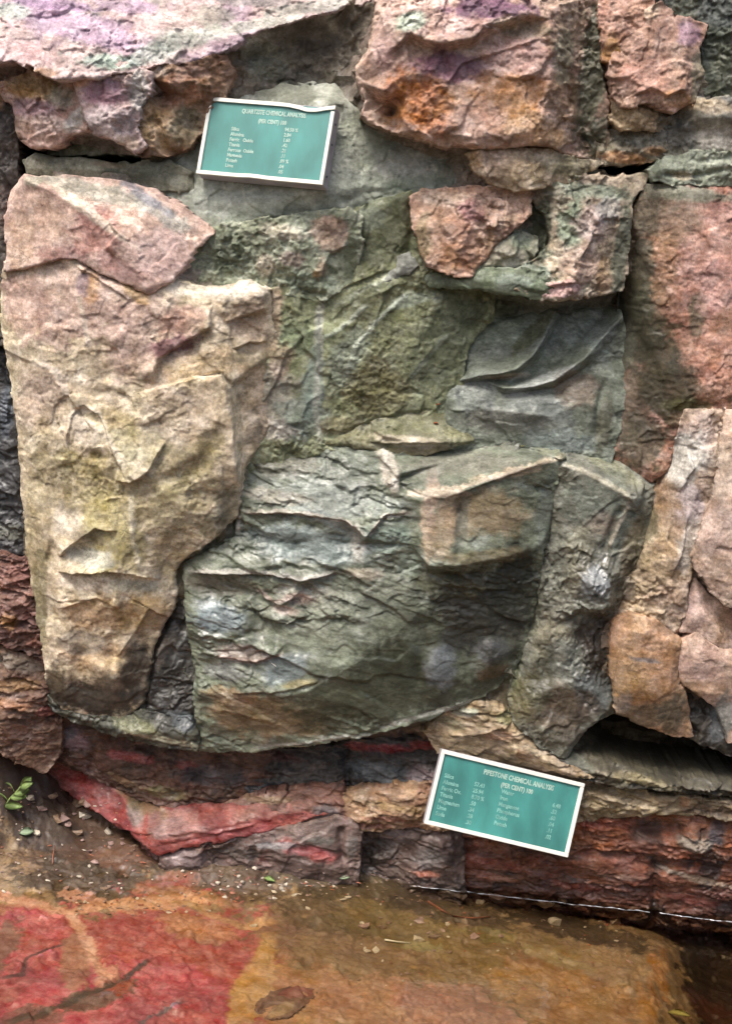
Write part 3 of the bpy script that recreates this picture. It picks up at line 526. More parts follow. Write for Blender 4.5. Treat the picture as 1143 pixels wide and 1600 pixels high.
B('rock_wall', 'broad moss green smooth rock face in the middle', 'rock',
  [(540, 330, 6), (642, 300, 6), (665, 400, 5), (720, 428, 3), (775, 440, -3), (770, 500, -4), (730, 540, -2), (722, 600, -1), (716, 645, -1), (690, 668, -1), (620, 690, 2), (560, 702, 3), (500, 710, 5), (440, 730, 5), (385, 740, 7), (372, 680, 8), (405, 560, 10), (408, 450, 11), (480, 452, 7), (545, 430, 4), (558, 380, 5)],
  lines=[[(560, 345, 7), (640, 318, 5), (640, 400, 4)], [(420, 480, 11), (500, 470, 8), (560, 450, 7), (640, 430, 6), (700, 440, 3)], [(520, 460, 7), (500, 560, 8), (515, 640, 6), (512, 700, 5)], [(600, 470, 6), (560, 560, 6), (530, 640, 5)], [(420, 570, 11), (440, 640, 10), (400, 700, 9)], [(640, 560, 4), (620, 640, 3)]],
  f=[('ridge', [(640, 455), (590, 500), (555, 540), (540, 590)], .7, 7), ('ridge', [(575, 475), (530, 515), (500, 530)], .7, 6), ('groove', [(500, 480), (502, 540), (506, 600)], .7, 6), ('groove', [(515, 685), (560, 668), (600, 655), (680, 640)], 1.0, 4), ('step', [(610, 420), (560, 440), (520, 460)], .8, 30), ('ridge', [(700, 520), (660, 560), (630, 600)], .5, 6), ('groove', [(640, 310), (645, 360), (640, 400)], 2, 8),
     ('step', [(450, 545), (430, 600), (400, 650)], .8, 25), ('ridge', [(660, 440), (600, 455), (560, 470)], .5, 8)],
  base='94996f', second=[('828c66', 5, .0, .6), ('adb896', 11, .15, .7), ('777a4e', 7, .2, .6)],
  c=[(600, 370, 50, 50, 0, '767b58', .8), (575, 340, 26, 20, 0, '9aa48e', .6), (460, 480, 50, 30, 0, '7c8058', .8), (470, 530, 50, 20, 0, '7f8c66', .7), (600, 500, 60, 50, 0, '7f8256', .8), (590, 610, 60, 50, 0, '85804f', .85), (680, 560, 50, 70, 0, '6c7454', .8), (720, 480, 40, 40, 0, '5f6650', .7), (540, 560, 26, 60, 25, '98a38d', .7), (430, 620, 40, 60, 0, 'a39c8e', .8), (470, 650, 40, 40, 0, '93a194', .7), (420, 670, 40, 20, 0, 'bfb4a8', .6), (425, 500, 14, 60, 0, 'b9a083', .8), (440, 565, 20, 30, 0, 'b89a7c', .6), (498, 510, 8, 40, 0, 'b4b4a0', .7), (490, 600, 18, 60, 0, '93a59a', .7), (640, 470, 40, 10, -20, 'a3b19c', .6), (530, 665, 40, 14, -10, 'a09468', .6)],
  veins=[([(640, 455), (590, 500), (555, 540), (540, 590)], 4, 'b9c2ac', .8), ([(575, 475), (530, 515), (500, 530)], 4, 'b4bca6', .8), ([(620, 430), (560, 455), (520, 480)], 4, 'b0b89e', .6), ([(500, 480), (500, 560), (492, 640), (500, 690)], 5, 'b6b8a8', .7), ([(700, 520), (665, 560), (640, 590)], 3, 'aab49c', .6)],
  wet=[(640, 540, 120, 140, 0, .35)], wet0=.25, preset='smooth', fac=.008, cell=.07, rid=.004, puff=0, rnd=.006)
B('rock_chip', 'small pale grey chips wedged at the corner of the green face', 'rock', [(600, 440, 5), (608, 426, 5), (620, 420, 5), (622, 400, 5), (640, 394, 5), (652, 416, 5), (642, 430, 5), (622, 432, 6)], lines=[[(614, 430, 7), (628, 416, 8), (642, 405, 7)]], base='979a90', rnd=.01, fac=.004)
B('boulder', 'angular pink block jutting out right of the green face', 'rock',
  [(640, 308, 7), (660, 298, 9), (742, 292, 11), (812, 291, 11), (832, 300, 8), (826, 332, 9), (802, 356, 10), (772, 386, 10), (752, 412, 10), (736, 430, 11), (700, 429, 11), (672, 416, 11), (656, 386, 10), (646, 350, 8)],
  lines=[[(662, 306, 10), (740, 302, 11), (808, 305, 9)], [(662, 306, 10), (672, 360, 13), (690, 410, 13)], [(740, 302, 11), (742, 330, 15), (770, 348, 14), (805, 340, 10)], [(742, 330, 15), (725, 370, 15), (735, 425, 12)], [(672, 360, 13), (725, 370, 15)]],
  f=[('groove', [(690, 345), (720, 340), (745, 335)], .8, 6)], base='c29c82', c=[(700, 310, 60, 12, 0, 'cfb59e', .8), (740, 330, 26, 20, 20, 'aa7474', .8), (780, 325, 40, 20, 0, 'c9a890', .7), (690, 360, 40, 30, 0, 'c0967a', .7), (720, 400, 36, 22, 0, 'ab7a4c', .8), (770, 375, 16, 20, 0, '997c5c', .7), (660, 380, 14, 40, 0, '9a8a60', .7), (790, 345, 30, 10, -30, '9f8a6c', .6)])
B('rock_chunk', 'small grey green stone below the angular pink block', 'rock', [(748, 412, 8), (774, 384, 8), (804, 362, 7), (838, 368, 5), (836, 396, 7), (802, 426, 10), (770, 434, 10), (744, 427, 9)], lines=[[(760, 412, 12), (790, 396, 13), (826, 380, 8)]], base='9a9a82', second=[('b5ac94', 10, .1, .6)], c=[(780, 400, 24, 16, -20, 'b4ac94', .7), (815, 375, 18, 12, 0, '8c9a80', .7)], wet0=.2)
B('rock_block', 'pink and sage block with a ragged lower lip over the grey recess', 'rock',
  [(826, 298, 5), (870, 280, 8), (940, 274, 8), (1018, 272, 6), (986, 320, 6), (980, 380, 6), (972, 456, 7), (930, 461, 10), (872, 471, 11), (850, 468, 11), (824, 462, 10), (786, 450, 7), (796, 428, 6), (842, 404, 7), (862, 380, 8), (856, 340, 7)],
  lines=[[(850, 300, 8), (880, 320, 12), (930, 300, 12), (1000, 290, 8)], [(880, 320, 12), (882, 380, 13), (860, 430, 13), (838, 455, 14)], [(905, 330, 15), (935, 345, 15), (920, 390, 15), (890, 440, 16), (880, 464, 17)], [(960, 330, 10), (955, 400, 10), (950, 452, 10)]],
  f=[('groove', [(880, 310), (876, 340), (886, 370)], 1.0, 6), ('step', [(905, 440), (870, 445), (835, 450)], 1.2, 14), ('groove', [(840, 310), (850, 350), (846, 395)], 2.0, 14)],
  base='b29f86', second=[('8f9a80', 9, .1, .7)], c=[(900, 295, 70, 14, 0, '9aa58e', .8), (860, 320, 20, 30, 0, 'b0a88e', .7), (895, 350, 20, 40, 0, '8fa387', .8), (925, 350, 26, 30, -30, 'bfa8a0', .8), (910, 410, 36, 30, 0, 'bf9f8e', .8), (870, 452, 44, 14, -8, 'cda39c', .9), (950, 330, 20, 20, 0, 'a3a29e', .7), (945, 430, 16, 30, 0, 'a8865a', .8), (970, 390, 14, 70, 0, '56604e', .85), (830, 430, 30, 20, 0, '96a694', .8), (845, 360, 14, 50, 0, '4d543e', .85)], wet0=.2, rnd=.02)
B('rock_slab', 'green slab forming the overhanging lip above the grey recess', 'rock', [(660, 432, 3), (700, 424, 6), (745, 420, 9), (800, 420, 11), (850, 425, 12), (872, 445, 13), (864, 469, 13), (820, 464, 13), (770, 456, 11), (720, 450, 8), (670, 446, 4)], lines=[[(680, 438, 6), (740, 438, 12), (800, 442, 15), (850, 452, 16)]], base='7d8a6c', second=[('5d6a4e', 8, .0, .7)], c=[(800, 440, 30, 12, 0, '97a594', .7)], wet0=.3, rnd=.01, fac=.008)
B('rock_block', 'blue grey slate recess with two curved ribs under the ragged lip', 'rock',
  [(690, 425, -12), (980, 430, -16), (990, 560, -2), (975, 640, 2), (950, 730, 4), (900, 725, 4), (820, 705, 3), (730, 710, 2), (690, 690, 1), (694, 600, -2), (696, 540, -4)],
  lines=[[(712, 530, -5), (760, 510, -8), (850, 472, -15), (965, 466, -16)], [(756, 586, 5), (780, 584, 6), (806, 577, 6), (832, 556, 5), (850, 528, 3), (868, 486, -2)], [(752, 566, -3), (795, 556, -4), (818, 532, -5), (845, 482, -9)], [(756, 594, -1), (806, 588, -2), (842, 562, -3), (878, 492, -7)],
         [(785, 606, 4), (830, 604, 6), (865, 594, 7), (912, 560, 6), (972, 492, 2)], [(800, 598, -1), (852, 580, -2), (888, 548, -3), (950, 480, -8)], [(785, 616, 1), (866, 606, 2), (920, 572, 2), (975, 510, 0)], [(705, 640, 3), (760, 640, 5), (860, 650, 6), (945, 640, 5)], [(905, 630, 6), (950, 600, 3)]],
  f=[('bump', 820, 640, 40, 22, 20, 1.5), ('groove', [(930, 690), (935, 640), (945, 590)], 1.5, 6), ('bump', 740, 610, 30, 20, 0, 1.2), ('groove', [(715, 545), (720, 570), (712, 600)], 2, 6)],
  base='858e7c', second=[('68705e', 7, .0, .6), ('9ca496', 12, .15, .7)], c=[(760, 520, 60, 26, -10, '929e88', .8), (880, 500, 70, 40, -40, '8f9a92', .7), (826, 525, 10, 50, 40, '6a6c48', .8), (790, 588, 40, 6, -10, 'c4b69c', .9), (850, 592, 70, 7, -28, 'b4bab4', .8), (740, 620, 40, 40, 0, '8a918a', .8), (840, 640, 60, 36, 0, '8d9590', .7), (900, 610, 40, 30, 0, '8d7b68', .8), (790, 660, 80, 20, 0, '848478', .7), (870, 690, 60, 20, 0, '8d9a96', .7), (760, 480, 60, 20, 0, '656d58', .7), (940, 530, 24, 40, 0, '8a9590', .7), (945, 660, 12, 60, 0, '64604c', .7)],
  wet=[(830, 610, 120, 80, 0, .35)], wet0=.22, preset='slate', mat=M_SLATE, fac=.006, lump=.005, sh=0, ax=.8, rnd=.006, puff=0, blur=1)
# ------------------------------------------------------------------ right side
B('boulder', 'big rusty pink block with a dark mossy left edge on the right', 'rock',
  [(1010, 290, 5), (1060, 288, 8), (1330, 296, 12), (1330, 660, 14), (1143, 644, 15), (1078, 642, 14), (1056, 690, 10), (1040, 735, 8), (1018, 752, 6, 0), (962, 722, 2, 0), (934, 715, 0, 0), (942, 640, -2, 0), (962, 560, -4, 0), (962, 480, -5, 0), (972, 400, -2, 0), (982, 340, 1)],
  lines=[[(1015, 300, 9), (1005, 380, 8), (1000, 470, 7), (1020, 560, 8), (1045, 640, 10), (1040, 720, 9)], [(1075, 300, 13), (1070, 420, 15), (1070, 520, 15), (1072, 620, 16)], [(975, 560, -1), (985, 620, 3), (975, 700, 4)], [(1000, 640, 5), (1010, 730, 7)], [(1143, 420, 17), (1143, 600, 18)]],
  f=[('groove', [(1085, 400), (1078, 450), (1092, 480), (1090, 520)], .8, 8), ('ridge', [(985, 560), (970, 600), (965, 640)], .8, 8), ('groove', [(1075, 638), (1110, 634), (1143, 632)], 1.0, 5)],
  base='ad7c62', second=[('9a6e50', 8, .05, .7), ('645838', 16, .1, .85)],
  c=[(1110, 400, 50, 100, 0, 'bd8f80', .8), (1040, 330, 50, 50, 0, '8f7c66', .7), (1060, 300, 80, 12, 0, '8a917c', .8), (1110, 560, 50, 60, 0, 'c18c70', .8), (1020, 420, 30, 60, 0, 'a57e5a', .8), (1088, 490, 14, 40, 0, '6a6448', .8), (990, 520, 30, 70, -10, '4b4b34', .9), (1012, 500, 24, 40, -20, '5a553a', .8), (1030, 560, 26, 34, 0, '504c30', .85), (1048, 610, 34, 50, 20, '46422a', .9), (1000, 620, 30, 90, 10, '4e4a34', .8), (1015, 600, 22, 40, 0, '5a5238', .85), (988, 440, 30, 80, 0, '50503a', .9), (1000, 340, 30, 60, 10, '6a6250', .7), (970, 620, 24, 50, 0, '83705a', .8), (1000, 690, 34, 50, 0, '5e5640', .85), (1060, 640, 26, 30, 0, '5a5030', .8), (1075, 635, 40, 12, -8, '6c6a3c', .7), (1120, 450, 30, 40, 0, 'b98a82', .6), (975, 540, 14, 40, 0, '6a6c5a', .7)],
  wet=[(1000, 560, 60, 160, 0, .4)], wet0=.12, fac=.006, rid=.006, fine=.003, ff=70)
B('rock_block', 'pale cracked block with white streaks at the right, below the rusty one', 'rock',
  [(1074, 643, 13), (1132, 640, 16), (1127, 720, 17), (1112, 780, 17), (1087, 850, 16), (1077, 900, 15), (1064, 985, 13), (1050, 991, 12), (1012, 962, 11), (972, 966, 8, 0), (956, 962, 5, 0), (978, 890, 4, 0), (1004, 810, 4, 0), (1026, 755, 5, 0), (1050, 700, 9, 0)],
  lines=[[(1080, 660, 17), (1075, 720, 17), (1045, 800, 13), (1035, 900, 13), (1045, 980, 14)], [(1095, 680, 18), (1085, 760, 18), (1070, 850, 17)], [(1030, 770, 9), (1010, 860, 9), (990, 940, 9)]],
  f=[('groove', [(1030, 780), (1020, 820), (1012, 850)], 1.2, 7), ('step', [(1065, 690), (1085, 730), (1060, 770)], 1.2, 20), ('step', [(1075, 800), (1068, 850), (1050, 900)], 1.0, 16), ('groove', [(1030, 920), (1042, 960), (1055, 985)], .8, 5)],
  base='bda58c', second=[('a58d72', 8, .1, .6)], c=[(1095, 680, 34, 34, 0, 'bfa89c', .8), (1070, 720, 30, 50, 20, 'cfccc2', .85), (1075, 790, 24, 30, 0, 'c3b4b4', .8), (1030, 780, 24, 40, 0, 'a8885e', .8), (1040, 860, 40, 60, 0, 'b79a76', .75), (1000, 900, 30, 60, 20, '9a8660', .75), (1075, 850, 16, 40, 0, 'd2c8bc', .8), (1000, 950, 50, 16, 0, 'b9a078', .75), (1010, 820, 14, 30, 0, '6d6a48', .7)], rnd=.018)
B('boulder', 'smooth pinkish tan block cut by the right picture edge', 'rock',
  [(1132, 640, 16), (1330, 640, 18), (1330, 962, 18), (1136, 946, 17), (1110, 921, 16), (1086, 886, 15), (1083, 868, 15), (1096, 830, 17), (1119, 760, 18)], lines=[[(1125, 760, 21), (1105, 840, 21), (1110, 890, 20), (1140, 925, 20)], [(1143, 660, 20), (1150, 800, 22)]],
  base='c4a690', c=[(1120, 830, 30, 50, 0, 'cbb09e', .8), (1130, 890, 30, 30, 0, 'c9ab90', .7), (1125, 740, 20, 40, 0, 'cdb9a4', .7)], preset='smooth', rnd=.014)
B('rock_wedge', 'small pink wedge stone between the two cracks at right', 'rock', [(1063, 986, 12), (1073, 935, 12), (1084, 904, 11), (1108, 932, 12), (1142, 955, 13), (1330, 975, 13), (1330, 1040, 12), (1142, 1022, 13), (1124, 1015, 13), (1086, 991, 13)], lines=[[(1075, 978, 15), (1088, 935, 15), (1100, 960, 16), (1130, 1000, 15)], [(1110, 945, 12), (1143, 990, 11)]],
  base='c7a896', c=[(1088, 950, 18, 34, -15, 'cdaea2', .8), (1130, 980, 20, 30, 0, 'a98364', .8)], preset='smooth', rnd=.014)
B('boulder', 'orange tan block with a dark smudge low on the right', 'rock',
  [(957, 976, 8), (984, 961, 11), (1010, 964, 12), (1050, 992, 13), (1063, 1002, 13), (1056, 1060, 13), (1072, 1086, 11), (1080, 1150, 6), (1050, 1150, 6), (1000, 1132, 7), (962, 1114, 7), (955, 1040, 8)], lines=[[(970, 985, 14), (1010, 985, 16), (1052, 1010, 16)], [(970, 985, 14), (968, 1080, 13), (980, 1115, 11)], [(1052, 1010, 16), (1045, 1080, 15), (1050, 1140, 10)]],
  base='b28a60', second=[('a07a50', 8, .1, .6)], c=[(1010, 1010, 40, 30, 0, 'b98f66', .8), (1010, 1032, 26, 5, 0, '87868a', .7), (990, 1080, 34, 26, 0, '9c7440', .8), (1000, 1120, 40, 24, 0, '7d6c50', .8), (1050, 1120, 24, 40, 0, '5c5644', .8), (972, 1100, 14, 20, 0, '857a72', .7)], preset='smooth', rnd=.02)
B('boulder', 'rounded pinkish brown block at the lower right picture edge', 'rock',
  [(1058, 1002, 11), (1086, 991, 12), (1120, 1015, 13), (1330, 1036, 13), (1330, 1190, 8), (1138, 1160, 9), (1122, 1105, 11), (1096, 1090, 12), (1070, 1072, 12), (1054, 1045, 11)], lines=[[(1068, 1012, 15), (1105, 1020, 17), (1143, 1040, 17)], [(1068, 1050, 15), (1110, 1085, 15), (1143, 1100, 14)]],
  base='bb9a82', c=[(1100, 1040, 40, 36, 0, 'c1a090', .8), (1095, 1075, 40, 14, 0, 'b18e6a', .8), (1130, 1120, 20, 40, 0, '8f9490', .85)], preset='smooth', rnd=.022)
B('rock_block', 'dark wet rock under the rounded block at the lower right', 'rock', [(1050, 1070, 3), (1100, 1080, 4), (1150, 1110, 5), (1330, 1160, 5), (1330, 1215, 4), (1140, 1178, 4), (1075, 1152, 4)], lines=[[(1075, 1110, 6), (1130, 1160, 8)]], base='5c564c', second=[('3c3a34', 8, .0, .8), ('7f8688', 12, .3, .7)], c=[(1125, 1125, 20, 34, 0, '8d959a', .7)], wet0=.5)
# ------------------------------------------------------------------ ledge and the layered lower block
B('rock_slab', 'pointed olive slab lying at the foot of the green face', 'rock',
  [(512, 692, 2), (570, 664, -1), (640, 645, -2), (690, 638, -3), (714, 662, -1), (738, 686, 2), (702, 700, 5), (650, 712, 7), (612, 710, 7), (575, 700, 6), (540, 697, 4)], lines=[[(530, 690, 5), (600, 684, 7), (640, 690, 8), (700, 684, 6), (732, 685, 3)], [(600, 682, 9), (640, 660, 3), (700, 655, 0)]],
  f=[('step', [(735, 690), (680, 692), (620, 694), (570, 690)], 1.2, 16)], base='86845f', second=[('6d6f4c', 8, .05, .7)], c=[(640, 665, 70, 14, -10, '82845c', .7), (640, 690, 80, 9, 0, 'cfc4a4', .8), (660, 705, 60, 8, -8, '8a7e5c', .7)], wet0=.25, rnd=.012, fac=.008)
B('rock_mass', 'huge layered grey green block with scalloped edges in the lower middle', 'rock',
  [(378, 752, 9), (382, 705, 6, 0), (425, 690, 5, 0), (520, 688, 4, 0), (590, 694, 5, 0), (620, 712, 6), (700, 697, 0, 0), (770, 684, -3, 0), (850, 696, 1, 0), (882, 712, 8), (876, 735, 10), (866, 775, 9, 0), (856, 825, 8, 0), (846, 885, 6, 0), (836, 940, 4, 0), (820, 1000, 3, 0), (806, 1042, 2, 0), (776, 1074, 3, 0), (724, 1102, 6), (652, 1127, 10), (562, 1152, 12), (480, 1166, 12), (400, 1174, 12), (312, 1176, 10), (304, 1100, 11), (306, 1040, 12), (294, 990, 11), (290, 940, 11), (284, 882, 10), (330, 858, 12), (368, 838, 11), (374, 795, 10)],
  lines=[[(625, 772, 15), (660, 782, 18), (705, 766, 18), (780, 742, 17), (845, 722, 15), (880, 714, 11)], [(625, 745, 10), (700, 722, 7), (780, 706, 6), (860, 708, 7)],
         [(660, 784, 18), (664, 830, 18), (670, 884, 19), (716, 884, 20), (790, 870, 16), (846, 850, 10)], [(716, 768, 19), (720, 800, 17), (716, 884, 20)], [(674, 896, 13), (716, 898, 13), (790, 886, 11), (842, 866, 8)],
         [(382, 770, 10), (430, 750, 10), (520, 742, 10), (600, 760, 13)], [(380, 800, 13), (450, 806, 14), (540, 812, 15), (570, 842, 17), (640, 800, 15)], [(384, 830, 11), (450, 850, 15), (560, 850, 14), (640, 850, 15)],
         [(288, 892, 13), (350, 896, 16), (420, 900, 18), (470, 906, 18), (530, 895, 17)], [(296, 915, 12), (350, 922, 13), (400, 930, 14), (440, 950, 16)], [(300, 950, 15), (370, 950, 17), (400, 1000, 17), (440, 1020, 20)], [(315, 1000, 17), (350, 1040, 18), (420, 1070, 21), (480, 1075, 21)],
         [(310, 1085, 17), (360, 1088, 20), (440, 1090, 22), (480, 1080, 22), (540, 1045, 21), (620, 990, 18), (680, 930, 14)], [(320, 1150, 13), (450, 1140, 16), (580, 1115, 16), (690, 1070, 12), (770, 1030, 8)], [(700, 960, 11), (760, 940, 10), (830, 900, 6)], [(612, 700, 11), (622, 740, 13), (625, 772, 15)], [(590, 705, 7), (600, 750, 10)]],
  f=[('step', [(640, 800), (600, 805), (572, 840), (540, 812), (450, 800), (385, 802)], 1.6, 26), ('step', [(530, 895), (470, 908), (420, 898), (300, 895)], 1.8, 22), ('step', [(470, 925), (440, 945), (415, 935), (400, 915)], 1.2, 18), ('step', [(480, 960), (450, 975), (410, 965), (385, 935)], 1.4, 20),
     ('groove', [(395, 930), (420, 980), (440, 1010)], 1.8, 12), ('step', [(440, 1020), (400, 1035), (340, 1025), (310, 1020)], 1.5, 22), ('step', [(500, 1065), (450, 1080), (360, 1085)], .9, 16), ('ridge', [(590, 700), (610, 730), (618, 765)], 1.4, 9), ('ridge', [(380, 770), (376, 800), (372, 830)], .6, 5),
     ('step', [(840, 728), (760, 755), (690, 780)], .8, 12), ('groove', [(720, 770), (718, 830), (716, 880)], 1.2, 8), ('groove', [(550, 1150), (620, 1130), (700, 1105)], .7, 4), ('ridge', [(440, 1168), (540, 1150), (560, 1148)], .8, 5), ('ridge', [(600, 1135), (700, 1105), (740, 1090)], .8, 5),
     ('bump', 685, 1040, 24, 34, 0, 2.0), ('bump', 770, 1020, 26, 22, 0, 2.2), ('groove', [(655, 960), (660, 1020), (650, 1080)], .8, 12), ('step', [(560, 885), (620, 900), (660, 880)], .8, 20)],
  ripple=[(.018, .12, 4, .7, (470, 780, 140, 90)), (.018, .10, -10, .7, (500, 910, 150, 70)), (.008, .09, -22, .7, (400, 1000, 100, 70))],
  base='848c74', second=[('727b62', 7, .0, .6), ('a3aca0', 11, .15, .6)],
  c=[(480, 730, 110, 40, 0, '8f9888', .8), (430, 720, 60, 26, 0, '8a8672', .7), (520, 780, 120, 26, 0, 'a9b2a8', .75), (610, 735, 14, 36, -15, 'cfc6b4', .85), (480, 850, 120, 30, 0, '9fb0ac', .8), (520, 815, 60, 10, 20, 'b0bbb6', .7), (430, 775, 60, 10, 0, 'c4bca8', .6), (350, 860, 60, 20, -15, '8c957c', .8), (350, 915, 70, 16, 0, '84806a', .8), (480, 930, 60, 22, 0, 'a8a596', .7), (470, 935, 26, 10, 0, 'c9ac9c', .8), (445, 952, 24, 8, 0, 'cfb0a0', .7),
     (340, 965, 50, 26, 0, '9fb2b6', .85), (380, 1020, 40, 16, 0, 'bba496', .75), (350, 1050, 40, 14, 0, '8c8f8c', .7), (450, 1045, 40, 24, -20, '92a3a4', .8), (410, 970, 26, 30, 40, '878b72', .7), (600, 900, 60, 40, 0, '8b907c', .7), (570, 895, 30, 9, 0, 'c6b8a0', .7), (560, 850, 12, 26, 0, 'cdc6b6', .7), (600, 840, 40, 26, 0, '93a898', .7), (560, 960, 120, 40, -15, '868c78', .6),
     (420, 1120, 100, 40, 0, '94794c', .8), (360, 1090, 50, 14, 0, 'a8895c', .7), (470, 1068, 30, 8, -15, 'a99a58', .7), (590, 1085, 150, 56, -15, '565a40', .9), (640, 1040, 80, 50, 0, '525840', .9), (720, 1085, 70, 24, -25, '4a4c38', .85), (680, 980, 80, 50, 0, '666a50', .7), (690, 1040, 26, 40, 0, '8f9698', .85), (770, 1015, 28, 24, -20, 'a2a8ac', .85), (770, 1050, 30, 12, -20, '8a6c44', .7), (745, 950, 80, 76, 0, '46453a', .95), (805, 920, 50, 80, 0, '3f4130', .95), (700, 912, 70, 26, 0, '5c5a3c', .85), (790, 1000, 40, 40, 0, '4c4a3e', .7), (640, 880, 20, 26, 0, '8b9c88', .7),  # blue-grey blobs paint the sky's sheen on wet stone into its colour
     (760, 800, 70, 40, -10, 'a8926a', .85), (690, 830, 24, 50, 0, 'b39a76', .8), (722, 820, 10, 50, 0, '6f7466', .7), (670, 800, 12, 60, 0, 'c8ab92', .75), (760, 870, 70, 12, -8, '8a7c50', .7), (850, 800, 16, 70, 0, '7b8476', .8), (720, 725, 90, 16, -10, '8f8e7c', .8), (690, 772, 50, 6, -8, 'd0bda4', .85), (790, 742, 60, 7, -15, 'cbb898', .85), (800, 700, 60, 8, 3, '88907c', .8), (860, 705, 26, 8, 0, '96997e', .7), (560, 1150, 60, 4, -8, 'b9bcae', .7), (670, 1116, 60, 4, -16, 'b9bcae', .7)],
  veins=[([(590, 700), (608, 725), (618, 768)], 8, 'cfc8b8', .85), ([(640, 772), (700, 766), (780, 742), (850, 722), (880, 714)], 4, 'd2c2a6', .85), ([(382, 800), (450, 798), (540, 812), (570, 838)], 4, 'd0c6b2', .8), ([(575, 836), (600, 806), (640, 800)], 4, 'd0c6b2', .8), ([(292, 893), (350, 892), (420, 896), (470, 904), (530, 894)], 4, 'cdc8ba', .8), ([(400, 920), (430, 940), (475, 925)], 4, 'cfb8aa', .7), ([(340, 1025), (400, 1034), (440, 1022)], 4, 'c9b0a2', .7), ([(376, 770), (374, 800), (372, 832)], 3, 'd4d0c4', .8), ([(660, 786), (664, 830), (668, 880)], 5, 'c8b294', .7), ([(400, 1168), (470, 1162), (545, 1150)], 3, 'c0c2b4', .8), ([(590, 1138), (650, 1122), (720, 1100), (740, 1092)], 3, 'c0c2b4', .8)],  # pale lines follow worn rims and paint in ledge highlights
  wet=[(480, 860, 190, 60, 0, .6), (360, 980, 70, 50, 0, .75), (700, 1030, 120, 60, 0, .75), (560, 760, 160, 40, 0, .5), (450, 1040, 60, 30, 0, .7), (600, 1090, 160, 50, 0, .45)], wet0=.35, preset='slate', mat=M_SLATE, rnd=.012, lump=.012, fac=.012, cell=.085, ax=.42, sh=.3, rid=.003, an=-8, calm=[(770, 815, 120, 66, .65), (740, 722, 160, 30, .75), (640, 1050, 200, 90, .6), (400, 1125, 110, 44, .5), (350, 880, 60, 20, .6)])
B('rock_block', 'black ribbed slate wedge between the tan pillar and the layered block', 'rock',
  [(222, 1100, 8), (230, 1040, 7), (242, 985, 6), (262, 950, 5), (276, 915, 4), (300, 900, 5), (308, 950, 6), (318, 1040, 8), (318, 1110, 8), (312, 1150, 9), (270, 1150, 9), (225, 1135, 9), (200, 1115, 8)], lines=[[(240, 1060, 11), (262, 990, 10), (275, 930, 6)], [(262, 1060, 10), (290, 1000, 9), (296, 960, 8)], [(230, 1100, 11), (280, 1110, 12), (305, 1100, 11)]],
  f=[('ridge', [(240, 1050), (255, 1000), (270, 970)], 1.4, 6), ('ridge', [(265, 1050), (280, 1010), (298, 985)], 1.2, 6)], base='55524a', second=[('34332e', 10, .0, .8)], c=[(255, 1020, 10, 40, 20, 'a0988a', .7), (285, 1010, 8, 30, 20, '8f918c', .6), (270, 1125, 40, 16, 0, '70787c', .7)], wet0=.5, preset='slate', mat=M_SLATE)
B('rock_slab', 'thin dark olive slab edging the overhang below the tan pillar', 'rock',
  [(74, 1088, 8), (110, 1106, 11), (150, 1116, 12), (220, 1112, 11), (300, 1122, 11), (314, 1150, 12), (309, 1170, 12), (252, 1165, 13), (192, 1150, 13), (132, 1132, 12), (86, 1112, 9), (72, 1100, 7)], lines=[[(90, 1100, 12), (160, 1132, 15), (220, 1140, 16), (300, 1150, 15)]],
  base='565644', second=[('34342c', 9, .0, .8), ('a0a084', 12, .3, .8)], c=[(215, 1135, 40, 12, 10, '8f9068', .8), (260, 1155, 50, 6, 5, 'b8b594', .8), (290, 1125, 20, 16, 0, '6d7880', .7)], wet0=.45, preset='slate', rnd=.01)
